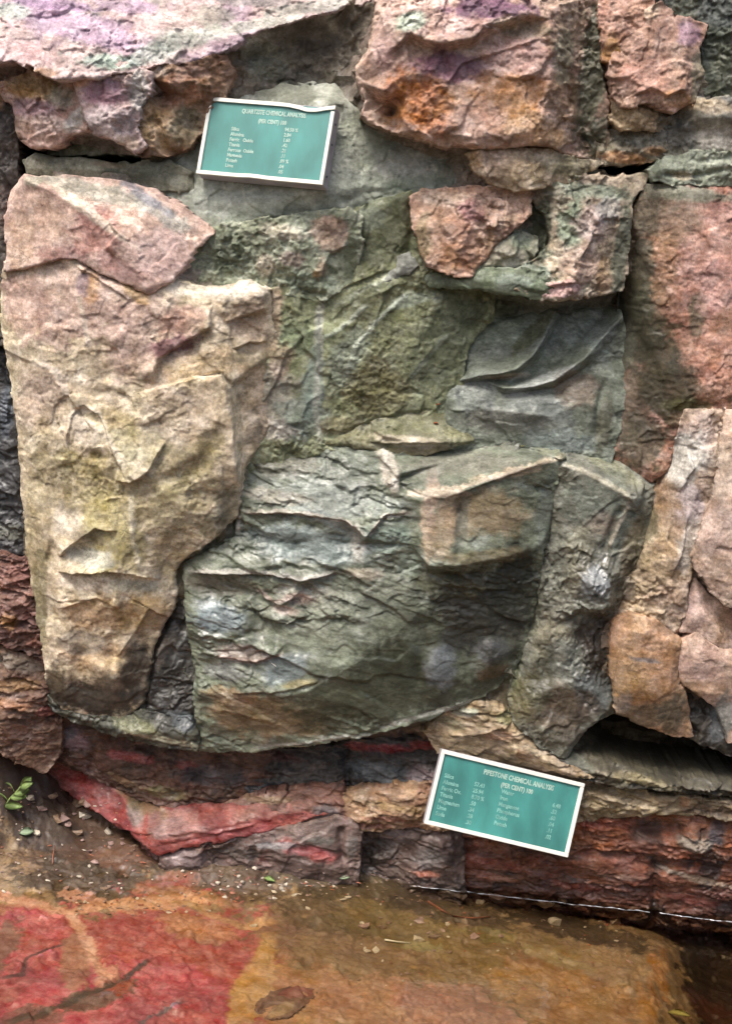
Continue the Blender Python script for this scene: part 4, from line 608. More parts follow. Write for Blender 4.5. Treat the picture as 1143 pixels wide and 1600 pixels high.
B('rock_column', 'grey tapering column with a painted bluish sheen on its wet knob right of the ledge', 'rock',
  [(874, 716, 7), (905, 704, 2, 0), (942, 704, 0, 0), (985, 728, 3, 0), (1024, 756, 6, 0), (1016, 800, 6, 0), (1000, 860, 6, 0), (976, 930, 5, 0), (964, 975, 4, 0), (968, 1060, 4, 0), (958, 1112, 4), (912, 1140, 6), (884, 1184, 8), (842, 1168, 9), (806, 1132, 7), (792, 1092, 4, 0), (806, 1040, 1, 0), (826, 980, 2, 0), (838, 900, 3, 0), (850, 820, 5, 0), (864, 760, 7)],
  lines=[[(876, 722, 10), (915, 738, 12), (955, 760, 14), (985, 778, 13), (1018, 762, 8)], [(985, 778, 13), (968, 820, 13), (945, 870, 11)], [(890, 740, 11), (880, 820, 10), (876, 900, 10), (860, 980, 9)], [(912, 900, 14), (930, 915, 17), (950, 905, 15), (952, 940, 14), (930, 950, 15), (912, 945, 13)], [(905, 960, 9), (950, 962, 8)], [(870, 1000, 10), (900, 1060, 11), (950, 1110, 9)], [(830, 1090, 10), (850, 1150, 12), (890, 1160, 11)], [(846, 1010, 8), (815, 1060, 6)]],
  f=[('groove', [(972, 790), (955, 830), (940, 865)], 2.0, 6), ('ridge', [(920, 742), (958, 764), (990, 780)], .8, 5), ('bump', 930, 915, 24, 24, 0, 1.5), ('groove', [(880, 870), (870, 930), (850, 980)], 1.2, 8), ('step', [(955, 945), (925, 952), (905, 945)], 1.6, 12)],
  base='8a8c7c', second=[('74725f', 8, .0, .6), ('9c9a88', 11, .2, .6)], c=[(960, 735, 56, 12, 25, '8d8e72', .9), (930, 790, 50, 50, 0, '8b9484', .8), (940, 820, 26, 20, 0, 'b09c88', .6), (905, 870, 26, 60, 0, '8f8a70', .7), (930, 912, 24, 26, 0, 'b4babc', .9), (980, 820, 16, 60, 20, '6f7a70', .8), (985, 860, 20, 60, 0, '7c6e4c', .7), (860, 1000, 30, 50, 0, '9a9276', .7), (930, 985, 40, 40, 0, '5a4c3c', .8), (880, 1040, 40, 40, 0, '8f9488', .7), (870, 1100, 50, 40, 0, '84745a', .8), (930, 1080, 40, 30, 30, '7d8688', .7), (945, 1040, 20, 30, 0, '4f4a3e', .7), (820, 1090, 24, 40, 0, '7c7440', .8), (830, 960, 16, 50, 0, '7d8068', .7), (805, 1040, 10, 40, 0, '5a6034', .8), (880, 1150, 40, 20, 0, '5f5644', .8), (940, 1010, 36, 50, 0, '4c4034', .85), (880, 1110, 60, 40, 0, '6a5a46', .75), (845, 1060, 20, 60, 0, '5a5a3c', .7), (985, 900, 20, 60, 20, '6a5f44', .8)],  # bluish pale blobs are reflected sky painted into the stone colour
  veins=[([(880, 724), (920, 740), (958, 762), (985, 778)], 4, 'c2bca2', .8), ([(985, 780), (968, 820), (950, 860)], 3, 'bcae98', .6)],
  wet=[(930, 900, 40, 50, 0, .8), (880, 1060, 90, 80, 0, .55)], wet0=.35, preset='slate', mat=M_SLATE, fac=.013, cell=.08, ax=1.3, sh=0, an=-10, calm=[(955, 735, 70, 24, .8), (925, 800, 50, 50, .6)])
# ------------------------------------------------------------------ left gap
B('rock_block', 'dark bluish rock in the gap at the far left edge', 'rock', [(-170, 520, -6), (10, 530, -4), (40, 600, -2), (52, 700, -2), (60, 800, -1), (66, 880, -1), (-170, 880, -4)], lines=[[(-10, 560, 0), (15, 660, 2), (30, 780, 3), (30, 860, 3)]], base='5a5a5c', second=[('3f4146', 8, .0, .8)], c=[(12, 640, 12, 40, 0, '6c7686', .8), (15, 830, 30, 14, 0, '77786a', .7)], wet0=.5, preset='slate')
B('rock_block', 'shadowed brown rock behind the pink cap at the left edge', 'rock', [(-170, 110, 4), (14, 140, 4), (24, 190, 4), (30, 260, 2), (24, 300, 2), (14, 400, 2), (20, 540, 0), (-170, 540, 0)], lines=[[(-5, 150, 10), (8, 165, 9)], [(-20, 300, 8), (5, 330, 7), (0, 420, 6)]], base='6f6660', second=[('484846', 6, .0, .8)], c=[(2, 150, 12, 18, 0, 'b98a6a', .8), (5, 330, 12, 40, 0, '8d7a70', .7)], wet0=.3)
B('red_ledge', 'crumbly dark red ledge at the left below the dark gap', 'rock', [(-170, 860, 6), (5, 868, 6), (40, 880, 5), (66, 905, 4), (84, 960, 4), (96, 1040, 4), (70, 1042, 8), (40, 1018, 10), (0, 1004, 11), (-170, 985, 12)], lines=[[(-170, 900, 10), (10, 905, 10), (60, 930, 8)], [(-170, 960, 12), (20, 965, 12), (70, 1000, 9)]],
  f=[('step', [(75, 935), (40, 925), (0, 920)], 1.5, 20), ('step', [(80, 985), (40, 970), (0, 962)], 1.5, 20)], base='8d5f50', second=[('6f4a42', 9, .0, .7), ('a8796a', 12, .2, .6)], c=[(15, 970, 14, 18, 0, 'b9803c', .8), (25, 900, 30, 16, 0, 'a06a60', .7), (40, 1015, 40, 10, 20, '5a3a2c', .8)], wet0=.35, preset='strata', mat=M_STRATA, group='red layered ledges at the foot of the face', ripple=[(.006, 0.065, 6, .9, None)])
B('bank_slab', 'sandy brown slab sloping down at the left edge', 'rock', [(-170, 1000, 6), (0, 1006, 6), (40, 1022, 5), (80, 1048, 3), (100, 1100, 1), (90, 1180, 2), (70, 1205, 4), (0, 1180, 14), (-170, 1150, 20)], lines=[[(-170, 1060, 16), (0, 1062, 14), (70, 1085, 9)], [(-170, 1110, 19), (10, 1120, 17), (75, 1130, 8)]],
  f=[('step', [(80, 1075), (40, 1060), (0, 1055)], 1.2, 16), ('step', [(80, 1120), (40, 1110), (0, 1100)], 1.2, 16)], base='8a6850', second=[('6c4c3a', 9, .05, .7)], c=[(30, 1035, 40, 14, 10, '7d7060', .8), (20, 1070, 40, 12, 0, 'b98e58', .8), (20, 1100, 30, 10, 0, 'c08a5e', .7), (75, 1110, 14, 12, 0, 'ab6558', .8), (20, 1150, 50, 24, 0, 'a37a60', .7)], wet0=.35, preset='strata', mat=M_STRATA, group='red layered ledges at the foot of the face')
# ------------------------------------------------------------------ foot of the face: strata under the overhang
ST = 'red layered ledges at the foot of the face'
B('strata_bed', 'purple grey crumbling bed under the left end of the overhang', 'rock',
  [(66, 1110, -4), (140, 1122, -4), (220, 1150, -4), (320, 1160, -5), (430, 1165, -6), (430, 1255, -3), (330, 1268, 1), (290, 1270, 3), (230, 1252, 1), (170, 1225, -3), (110, 1200, -8), (70, 1180, -10)], lines=[[(90, 1140, 0), (160, 1160, 1), (240, 1185, 1), (400, 1190, -1)], [(100, 1175, 0), (200, 1210, 2), (330, 1215, 3)], [(160, 1190, 1), (260, 1240, 4), (330, 1250, 4)]],
  ripple=[(.006, 0.065, -6, .9, None)], base='6f4a34', second=[('40301f', 9, .0, .7), ('95705a', 12, .2, .7)], c=[(105, 1150, 40, 20, 20, '8d6c74', .8), (100, 1145, 20, 10, 0, '6a6f7a', .7), (205, 1182, 40, 9, 5, 'a03a30', .9), (290, 1195, 20, 8, 0, '9a4838', .8), (130, 1200, 50, 12, 25, '8f6a60', .7), (260, 1240, 40, 12, 0, '8c8050', .8), (200, 1225, 40, 10, 20, 'a3805e', .6), (330, 1215, 60, 14, 0, '45464a', .7)], wet0=.38, preset='strata', mat=M_STRATA, group=ST)
B('strata_bed', 'dark slate grey bed left of the lower plaque', 'rock',
  [(330, 1172, -6), (430, 1172, -6), (540, 1160, -6), (620, 1150, -6), (700, 1148, -6), (760, 1150, -6), (760, 1250, -4), (640, 1240, -2), (540, 1240, -2), (430, 1244, 0), (330, 1250, 0)], lines=[[(340, 1205, -1), (440, 1205, -1), (536, 1200, -1), (640, 1190, -1), (700, 1185, -1)], [(350, 1235, 1), (540, 1225, 1), (690, 1220, 1)]],
  f=[('groove', [(540, 1165), (543, 1210), (540, 1250)], 2.5, 6)], ripple=[(.006, 0.052, 4, .9, None)], base='58524c', second=[('3c3834', 9, .0, .7), ('7c6a60', 14, .2, .7), ('7a4030', 10, .3, .7)], c=[(590, 1168, 60, 8, -4, 'a03428', .95), (660, 1165, 30, 7, 0, '9a4030', .9), (600, 1210, 60, 20, 0, '6f777a', .7), (660, 1215, 30, 18, 0, '9a8488', .7), (420, 1180, 70, 8, 0, '6a3a30', .7), (400, 1230, 60, 12, 0, '5a5c5e', .7)], wet0=.4, preset='strata', mat=M_STRATA, group=ST)
B('strata_bed', 'tan flaky layered bed touching the left side of the lower plaque', 'rock',
  [(528, 1246, 2), (560, 1236, 3), (620, 1228, 3), (700, 1222, 2), (720, 1260, 2), (720, 1300, 3), (640, 1290, 4), (590, 1298, 5), (550, 1296, 5), (530, 1290, 4)], lines=[[(535, 1258, 7), (620, 1248, 8), (700, 1245, 6)], [(535, 1280, 7), (620, 1275, 8), (700, 1272, 6)]], ripple=[(.006, 0.039, 6, .9, None)],
  base='a8835e', second=[('8a5a40', 12, .05, .7), ('c0a47a', 14, .2, .6)], c=[(620, 1262, 60, 7, 0, 'b89a64', .7), (580, 1290, 40, 6, 0, '8a4434', .7), (600, 1280, 40, 5, 0, 'a85c44', .6)], wet0=.3, preset='strata', mat=M_STRATA, group=ST)
B('strata_bed', 'thin brown and red flaky bed above the red slab corner', 'rock',
  [(350, 1258, 2), (420, 1238, 2), (480, 1230, 2), (534, 1226, 2), (538, 1262, 4), (530, 1292, 5), (480, 1292, 7), (430, 1296, 8), (380, 1290, 8), (352, 1282, 7)], lines=[[(370, 1265, 7), (440, 1252, 6), (530, 1245, 5)], [(380, 1280, 10), (460, 1270, 9), (530, 1268, 7)]], ripple=[(.006, 0.036, 10, .9, None)],
  base='8a5c48', second=[('5c3c30', 12, .0, .7), ('b08a6c', 14, .2, .6)], c=[(420, 1248, 40, 6, -6, 'a58864', .7), (460, 1275, 50, 7, -8, 'a04438', .8), (510, 1272, 24, 16, 0, '7c777a', .7)], wet0=.4, preset='strata', mat=M_STRATA, group=ST)
B('red_slab', 'bright red slab with a sharp corner jutting over the mud', 'rock',
  [(60, 1190, -14), (105, 1198, -12), (190, 1240, -4), (250, 1268, 2), (330, 1262, 3), (420, 1252, 2), (510, 1240, 2), (536, 1262, 5), (450, 1290, 10), (380, 1306, 14), (320, 1318, 17), (284, 1326, 19), (248, 1336, 20), (232, 1328, 19), (205, 1300, 12), (170, 1282, 4), (120, 1246, -6), (72, 1215, -14)],
  lines=[[(80, 1200, -13), (130, 1215, -8), (192, 1268, 4), (222, 1296, 14), (245, 1306, 20), (290, 1296, 18), (350, 1288, 15), (420, 1276, 11), (500, 1258, 6)], [(245, 1306, 20), (246, 1334, 20)], [(250, 1275, 8), (330, 1272, 9)]],
  f=[('step', [(300, 1290), (330, 1300), (400, 1285)], .8, 8), ('groove', [(255, 1322), (320, 1308), (400, 1290)], .5, 3)], base='a5483c', second=[('8a3a34', 9, .05, .6)], c=[(140, 1250, 60, 16, 40, 'a84434', .9), (290, 1282, 46, 12, 0, 'c58a7c', .9), (210, 1272, 20, 14, 30, '8a8078', .8), (220, 1250, 50, 12, 15, '9a8456', .7), (260, 1300, 30, 8, -20, 'b08a84', .7), (360, 1302, 80, 10, -12, 'b04a46', .8), (240, 1290, 14, 10, 0, '96706a', .7), (420, 1265, 60, 10, -10, '96604c', .7)], wet0=.45, preset='strata', mat=M_STRATA, fac=.005, lump=.004, rnd=.012, group=ST)
B('rock_footing', 'grey pink footing stones under the bright red slab', 'rock',
  [(250, 1334, 15), (300, 1322, 14), (380, 1308, 12), (450, 1292, 9), (530, 1280, 6), (560, 1290, 6), (560, 1400, 6), (530, 1400, 8), (440, 1400, 11), (330, 1395, 14), (264, 1385, 16), (250, 1352, 16)], lines=[[(258, 1342, 19), (310, 1335, 18), (325, 1340, 14), (390, 1325, 15), (450, 1315, 14), (525, 1332, 12)], [(262, 1355, 20), (315, 1350, 18)], [(440, 1330, 15), (520, 1348, 13)]],
  f=[('groove', [(320, 1330), (322, 1350)], 2, 5), ('groove', [(395, 1320), (398, 1350)], 1.5, 6), ('groove', [(532, 1290), (534, 1350)], 2.5, 6)], base='84695e', second=[('5e4a42', 9, .0, .7), ('985044', 8, .25, .6)], c=[(480, 1330, 60, 12, 12, 'bb5a50', .95), (440, 1322, 50, 6, -5, 'aaa6a6', .8), (290, 1342, 34, 12, 0, 'a8908e', .7), (370, 1335, 40, 10, 0, '5f564e', .7), (500, 1312, 30, 8, 0, '8e8a80', .7), (548, 1325, 10, 24, 0, '9a9088', .7)], wet0=.5, preset='strata', mat=M_STRATA, group=ST, fac=.008)
B('rock_footing', 'mauve grey crumbling stone beside the lower left corner of the lower plaque', 'rock',
  [(556, 1290, -2), (620, 1284, 0), (680, 1290, 2), (720, 1300, 3), (726, 1420, 4), (660, 1420, 3), (600, 1410, 0), (556, 1400, -2)], lines=[[(580, 1300, 0), (650, 1310, 4), (690, 1320, 6)], [(640, 1330, 2), (660, 1350, 6), (700, 1345, 7)]], base='735a50', second=[('46362c', 10, .0, .8)], c=[(625, 1308, 26, 12, 0, '94807c', .8), (670, 1345, 26, 18, 0, '8f8480', .7), (590, 1330, 30, 24, 0, '4a3c30', .7), (668, 1366, 22, 6, 0, 'b0603c', .8)], wet0=.45, preset='strata', group=ST)
B('rock_ledge', 'sandy yellow ledge just above the lower plaque', 'rock',
  [(660, 1142, 2), (700, 1110, 4), (740, 1098, 5), (785, 1108, 5), (812, 1140, 6), (850, 1178, 9), (905, 1206, 11), (940, 1222, 10), (900, 1226, 6), (830, 1206, 4), (760, 1188, 3), (690, 1180, 1)], lines=[[(690, 1140, 6), (740, 1120, 9), (780, 1128, 10), (830, 1175, 12), (900, 1212, 12)], [(710, 1160, 6), (770, 1165, 9), (830, 1195, 9)]],
  f=[('step', [(800, 1130), (770, 1140), (740, 1150), (700, 1150)], 1.5, 14), ('bump', 815, 1178, 16, 12, 0, 1.5)], base='b59c74', second=[('90805a', 9, .1, .6)], c=[(725, 1112, 24, 8, -10, 'a8b09c', .8), (780, 1150, 30, 12, 0, 'bb9674', .8), (818, 1180, 16, 12, 0, '9a7040', .7), (700, 1130, 30, 10, 0, '7d7a58', .7), (870, 1195, 40, 8, 28, 'bba684', .7), (790, 1120, 20, 10, 0, '8a8a50', .7)], wet0=.35, preset='strata', mat=M_STRATA, group=ST)
B('strata_bed', 'long olive grey bed below the black undercut at right', 'rock',
  [(846, 1166, 2), (900, 1180, 4), (1000, 1208, 5), (1143, 1226, 5), (1330, 1245, 5), (1330, 1268, 8), (1143, 1246, 10), (1040, 1236, 11), (940, 1226, 11), (890, 1205, 10), (860, 1185, 8)], lines=[[(880, 1192, 11), (960, 1216, 13), (1060, 1228, 13), (1330, 1254, 12)]], ripple=[(.006, 0.046, -8, .9, None)],
  base='5a533e', second=[('3a3528', 9, .0, .8), ('7c755a', 13, .25, .7)], c=[(900, 1190, 30, 10, 20, '7a7c6a', .7), (1000, 1222, 60, 8, 5, 'aa9a70', .7), (1110, 1228, 40, 8, 0, '6f6a58', .7)], wet0=.4, preset='strata', mat=M_STRATA, group=ST)
B('strata_bed', 'sandy buff bed right of the lower plaque', 'rock',
  [(820, 1225, 2), (900, 1226, 4), (980, 1234, 6), (1062, 1246, 6), (1330, 1265, 6), (1330, 1300, 5), (1100, 1276, 6), (1040, 1272, 7), (980, 1276, 6), (900, 1284, 4), (820, 1280, 2)], lines=[[(900, 1242, 8), (980, 1250, 10), (1058, 1252, 10)], [(900, 1268, 7), (990, 1264, 9), (1050, 1258, 9)]], ripple=[(.006, 0.039, -4, .9, None)], f=[('groove', [(1068, 1244), (1050, 1262), (1010, 1278)], 2, 6)],
  base='a8936c', second=[('8a7450', 9, .05, .6)], c=[(980, 1258, 60, 8, 0, 'b5a17a', .7), (1110, 1268, 50, 10, 0, '6a5038', .8), (1070, 1252, 8, 8, 0, 'b07a4c', .7), (920, 1275, 40, 6, 0, '8d7040', .6)], wet0=.35, preset='strata', mat=M_STRATA, group=ST)
B('strata_bed', 'orange red bed behind the right end of the lower plaque', 'rock',
  [(680, 1270, 0), (800, 1270, 0), (900, 1276, 2), (1000, 1270, 3), (1100, 1276, 3), (1330, 1294, 3), (1330, 1370, 5), (1143, 1350, 5), (1000, 1332, 4), (900, 1322, 3), (800, 1310, 1), (680, 1300, 0)], lines=[[(880, 1290, 5), (960, 1286, 6), (990, 1300, 2), (1050, 1290, 2), (1080, 1310, 7), (1143, 1300, 6)], [(880, 1312, 5), (1000, 1318, 6), (1143, 1335, 7)]], ripple=[(.006, 0.042, -5, .9, None)], f=[('bump', 1085, 1318, 26, 12, 0, 2)],
  base='8f5026', second=[('40281a', 7, .1, .85), ('b86a34', 12, .15, .7)], c=[(940, 1290, 60, 12, 0, 'ad5f3e', .85), (1010, 1300, 26, 24, 0, '4a3428', .8), (1085, 1318, 26, 12, 0, '9a9080', .8), (1120, 1300, 14, 20, 0, '4c4a52', .7), (1010, 1325, 40, 8, 0, '8f5a3c', .7), (1110, 1340, 40, 10, 0, '4c372a', .7)], wet0=.3, preset='strata', mat=M_STRATA, group=ST)
B('strata_bed', 'dark red brown bed just above the right waterline', 'rock',
  [(700, 1296, -1), (800, 1305, 0), (900, 1318, 2), (1000, 1330, 2), (1143, 1346, 3), (1330, 1365, 3), (1330, 1430, 1), (1143, 1404, 1), (1000, 1386, 1), (900, 1374, 1), (800, 1362, 1), (700, 1356, 1)], lines=[[(700, 1318, 3), (820, 1330, 4), (1010, 1352, 4), (1143, 1368, 4)], [(700, 1345, 3), (850, 1352, 3), (1010, 1372, 4), (1143, 1388, 4)]], ripple=[(.006, 0.047, -5, .9, None)], f=[('groove', [(1020, 1345), (1024, 1390), (1022, 1420)], 2.5, 7)],
  base='7f4420', second=[('362014', 7, .08, .85), ('b0622e', 12, .15, .7)], c=[(760, 1348, 60, 12, 4, 'a45a3c', .85), (860, 1335, 60, 8, 0, '4a2e22', .7), (970, 1370, 40, 7, -4, 'a8846e', .7), (1050, 1362, 30, 5, 5, 'b0a090', .8), (1100, 1376, 50, 6, 8, 'a8917a', .7), (1100, 1395, 40, 10, 0, '7c3c2a', .7)], wet0=.38, preset='strata', mat=M_STRATA, group=ST)
B('strata_bed', 'lowest wet red bed dipping into the water at right', 'rock',
  [(650, 1346, -2), (720, 1346, -1), (850, 1360, 0), (1000, 1378, 0), (1143, 1394, 0), (1330, 1416, 0), (1330, 1490, 0), (1143, 1460, 0), (1000, 1440, 0), (850, 1420, 0), (720, 1405, -1), (640, 1400, -2)], lines=[[(690, 1358, 1), (850, 1374, 2), (1010, 1394, 2), (1143, 1410, 2)]], ripple=[(.006, 0.047, -5, .9, None)], f=[('groove', [(1024, 1385), (1022, 1420), (1022, 1450)], 3, 8)],
  base='6c3a1c', second=[('2e1b10', 7, .05, .85), ('9c5428', 12, .2, .7)], c=[(760, 1368, 50, 7, 4, 'a8603c', .8), (900, 1385, 50, 7, 4, '9a4c30', .7), (1080, 1405, 50, 8, 6, '8f4630', .8)], wet0=.5, preset='strata', mat=M_STRATA, group=ST)

# ------ rubble and clay that fill the joints a few centimetres behind the faces of the blocks
def joint_fill():
    g = 0.016; xs = np.arange(-2.1, 2.11, g); zs = np.arange(-0.35, 3.75, g); X, Z = np.meshgrid(xs, zs)
    H = np.full(X.shape, np.nan); K = np.zeros(X.shape + (3,))
    for (bx, bz, bh, bs, bk) in COMP:
        j = np.round((xs - bx[0]) / (bx[1] - bx[0])).astype(int); i = np.round((zs - bz[0]) / (bz[1] - bz[0])).astype(int)
        jo = (j >= 0) & (j < len(bx)); io = (i >= 0) & (i < len(bz))
        if not jo.any() or not io.any(): continue
        sl = np.ix_(np.where(io)[0], np.where(jo)[0]); so = np.ix_(i[io], j[jo])
        h = np.where(bs[so] > .004, bh[so], np.nan); cur = H[sl]; m = ~np.isnan(h) & (np.isnan(cur) | (h > cur))
        cur[m] = h[m]; H[sl] = cur; kk = K[sl]; kk[m] = bk[so][m][:, :3]; K[sl] = kk
    wgt = (~np.isnan(H)).astype(float); H0 = np.nan_to_num(H)
    w = blur(wgt, 45) + 1e-4; F = blur(H0 * wgt, 45) / w
    KC = np.stack([blur(K[..., k] * wgt, 45) / w for k in range(3)], -1)
    F = F - .055 + .03 * facets(X, Z, .09, 4) + .012 * facets(X, Z, .035, 5)
    edge = sstep(.02, .25, w); F = F * edge + -.6 * (1 - edge)
    for (px, py, rx, ry, rot) in [(10, 215, 40, 60, 0), (130, 246, 150, 9, 4), (975, 259, 70, 9, 4), (1030, 1178, 150, 34, 14), (470, 1178, 240, 12, -2), (330, 1250, 26, 10, 0), (600, 1320, 40, 24, 0), (10, 480, 30, 120, 0)]:
        cx, cz = on_face(px, py, 0); ca, sa = math.cos(rad(-rot)), math.sin(rad(-rot)); u = ((X - cx) * ca + (Z - cz) * sa) / (rx / PXM); v = (-(X - cx) * sa + (Z - cz) * ca) / (ry / PXM)
        F = F - .34 * sstep(1.4, .9, np.sqrt(u * u + v * v))
    C4 = np.concatenate((np.clip(KC * .8, 0.01, 1), np.full(X.shape + (1,), .35)), -1)
    co = np.stack((X, -F, Z), -1).reshape(-1, 3); ny, nx = X.shape; I = np.arange(ny * nx).reshape(ny, nx)
    q = np.stack((I[:-1, :-1], I[:-1, 1:], I[1:, 1:], I[1:, :-1]), -1).reshape(-1, 4)
    me = bpy.data.meshes.new('bedrock'); me.from_pydata(co.tolist(), [], q.tolist())
    ca = me.color_attributes.new('stone', 'FLOAT_COLOR', 'POINT'); ca.data.foreach_set('color', C4.astype(np.float32).ravel()); me.materials.append(M_QUARTZ)
    o = bpy.data.objects.new('bedrock', me); COL.objects.link(o)
    tag(o, 'rough bedrock and clay seen inside the joints between the blocks', 'bedrock', kind='structure')
joint_fill()

# ================================================================== GROUND AND WATER
def ground(name, label, cat):
    pass
B('streambed', 'flat red and sandy streambed of the shallow pool', 'streambed',
  [(-420, 1120, 44), (-170, 1140, 40), (0, 1180, 33), (60, 1196, 26), (110, 1232, 14), (170, 1276, 9), (300, 1310, 4), (480, 1320, 4), (650, 1340, -3), (1143, 1380, -9), (1400, 1410, -10), (1450, 1800, -16), (-350, 1800, -1), (-420, 1400, 4)],
  lines=[[(-300, 1230, 27), (0, 1240, 20), (60, 1245, 16), (110, 1256, 11), (170, 1292, 6)], [(-300, 1320, 8), (0, 1330, 4), (130, 1330, 2), (240, 1372, 1.2), (420, 1392, .8), (640, 1404, -2.5)], [(250, 1364, 2.6), (330, 1362, 4), (440, 1358, 4.2), (545, 1358, 3), (625, 1374, 0)], [(-300, 1395, 1), (0, 1395, .4), (70, 1405, .2), (200, 1420, -.2), (300, 1420, -.6), (420, 1450, -1.5)],
         [(1000, 1800, -8), (1012, 1600, -6), (1020, 1560, -5.5), (1012, 1530, -5), (1036, 1510, -5), (1036, 1480, -6), (1000, 1470, -7), (960, 1440, -9)], [(1120, 1800, -20), (1110, 1600, -18), (1110, 1540, -17), (1112, 1500, -16), (1090, 1465, -14), (1000, 1446, -11)],
         [(420, 1450, -1.8), (400, 1520, -1.6), (360, 1600, -1.5), (340, 1800, -1.2)], [(600, 1450, -4), (700, 1520, -3.6), (800, 1600, -3.4)], [(0, 1480, -.5), (150, 1500, -.8), (250, 1540, -1)]],
  f=[('step', [(300, 1660), (250, 1600), (130, 1560), (60, 1590), (0, 1605)], 0.5, 60), ('step', [(150, 1530), (170, 1532), (240, 1500), (230, 1502)], .6, 20), ('groove', [(60, 1400), (110, 1430), (140, 1480), (165, 1530)], .35, 10), ('groove', [(0, 1595), (60, 1585), (120, 1560), (170, 1545), (230, 1500)], .5, 8), ('step', [(225, 1600), (260, 1585), (280, 1570)], .8, 14), ('groove', [(170, 1535), (300, 1500), (420, 1470)], .3, 5), ('groove', [(280, 1420), (330, 1500), (345, 1600)], .3, 4),
     ('step', [(0, 1525), (40, 1520), (60, 1498), (100, 1478)], .5, 20), ('groove', [(400, 1590), (430, 1545), (490, 1545)], .4, 8)],
  base='9a7c54', second=[('7c6440', 8, .05, .6), ('b8945c', 14, .15, .7), ('5f4c34', 30, .2, .7), ('c8a878', 45, .3, .7)],
  c=[(60, 1230, 150, 50, 10, '5c4432', .85), (130, 1310, 150, 60, 5, '6e5038', .85), (150, 1380, 120, 32, 0, '5e4c38', .85), (60, 1270, 70, 26, 0, '4a3a2c', .7), (200, 1340, 60, 16, 0, '84543c', .6), (330, 1372, 120, 30, 0, '66503a', .85), (560, 1385, 140, 26, 0, '5c4c30', .85), (30, 1430, 90, 24, 0, 'cc8a70', .8),
     (50, 1485, 100, 60, 0, 'c45c68', .95), (60, 1570, 120, 50, 0, 'a85458', .95), (260, 1500, 190, 95, -4, 'bc5c54', .95), (230, 1580, 180, 60, 0, 'c65c6a', .95), (330, 1600, 130, 40, 0, 'b45054', .9), (0, 1480, 22, 34, 0, '8a6c5c', .8), (150, 1560, 60, 12, -20, '6f5a48', .85), (118, 1505, 22, 40, -28, 'a8825c', .7), (60, 1590, 40, 12, -10, '7d5a4c', .7),
     (150, 1408, 70, 9, 8, 'd29c7a', .9), (170, 1530, 16, 18, 0, 'd4987c', .8), (220, 1412, 80, 8, -6, 'd0986c', .85), (260, 1385, 50, 14, -10, 'b06a44', .6), (300, 1405, 70, 12, 0, 'b58848', .6), (185, 1545, 20, 12, 0, 'b04a34', .8), (310, 1450, 60, 18, 5, 'bf8858', .7),
     (520, 1480, 120, 40, 0, '8f6f48', .8), (470, 1560, 80, 50, 0, 'b28450', .8), (560, 1440, 120, 26, 0, '6c5a34', .7), (395, 1545, 24, 60, 15, 'c69a54', .8), (600, 1570, 120, 40, 0, 'b98a68', .8), (720, 1580, 90, 40, 0, 'b58066', .8), (640, 1450, 130, 30, 5, '8f7844', .8), (800, 1490, 130, 40, 0, '93763f', .75), (880, 1550, 110, 50, 0, 'b0824c', .8), (960, 1510, 60, 30, 0, 'aa8c64', .8), (1030, 1520, 12, 30, 0, 'b57c30', .9), (1012, 1590, 12, 40, 0, 'b58232', .8), (700, 1420, 130, 22, 6, '5c4a34', .8), (900, 1450, 120, 24, 6, '4c3a28', .85),
     (1110, 1530, 60, 110, 0, '3a2c20', .95), (1100, 1450, 90, 30, 6, '33261c', .9), (950, 1438, 30, 8, 0, '8a4028', .8), (1110, 1585, 40, 16, 0, '6c3c28', .8), (1020, 1400, 260, 20, 6, '3a2a20', .8), (760, 1460, 50, 10, 0, '8a7c40', .6), (660, 1480, 30, 8, 0, 'a9a070', .5), (860, 1495, 60, 8, 10, 'a89a6c', .5)],  # darkest blobs paint deep water and the cliff's shade into the bed
  veins=[([(-60, 1398), (0, 1402), (60, 1410), (108, 1424)], 9, 'd8a283', .95), ([(104, 1420), (125, 1450), (145, 1495), (168, 1532)], 7, 'dca88a', 1), ([(108, 1424), (160, 1416), (220, 1408), (290, 1402), (340, 1410)], 8, 'd39a6e', .95), ([(290, 1404), (330, 1430), (380, 1445), (430, 1436)], 8, 'c89a62', .85), ([(425, 1460), (405, 1500), (375, 1540), (366, 1600)], 9, 'c99a4e', .9), ([(0, 1602), (60, 1587), (120, 1562), (165, 1548), (238, 1500)], 5, '5c4a3c', .9), ([(0, 1528), (35, 1524), (42, 1500), (100, 1476)], 3, '6a4a4c', .9), ([(190, 1540), (215, 1512), (236, 1500)], 3, '6a5458', .9), ([(215, 1600), (255, 1588), (285, 1570)], 4, '7a6a70', .9), ([(1036, 1480), (1040, 1510), (1016, 1532), (1022, 1565), (1012, 1610)], 6, 'b07c34', .85)],
  wet0=.3, wet=[(150, 1300, 200, 60, 0, .45), (1100, 1520, 90, 120, 0, .6)], level=True, kind='structure', group=None, mat=M_BED, g=.0055, lump=.005, lf=4, fac=.007, cell=.05, rid=.004, rf=22, fine=.003, ff=60, blur=2, rnd=.01, skirt=False)

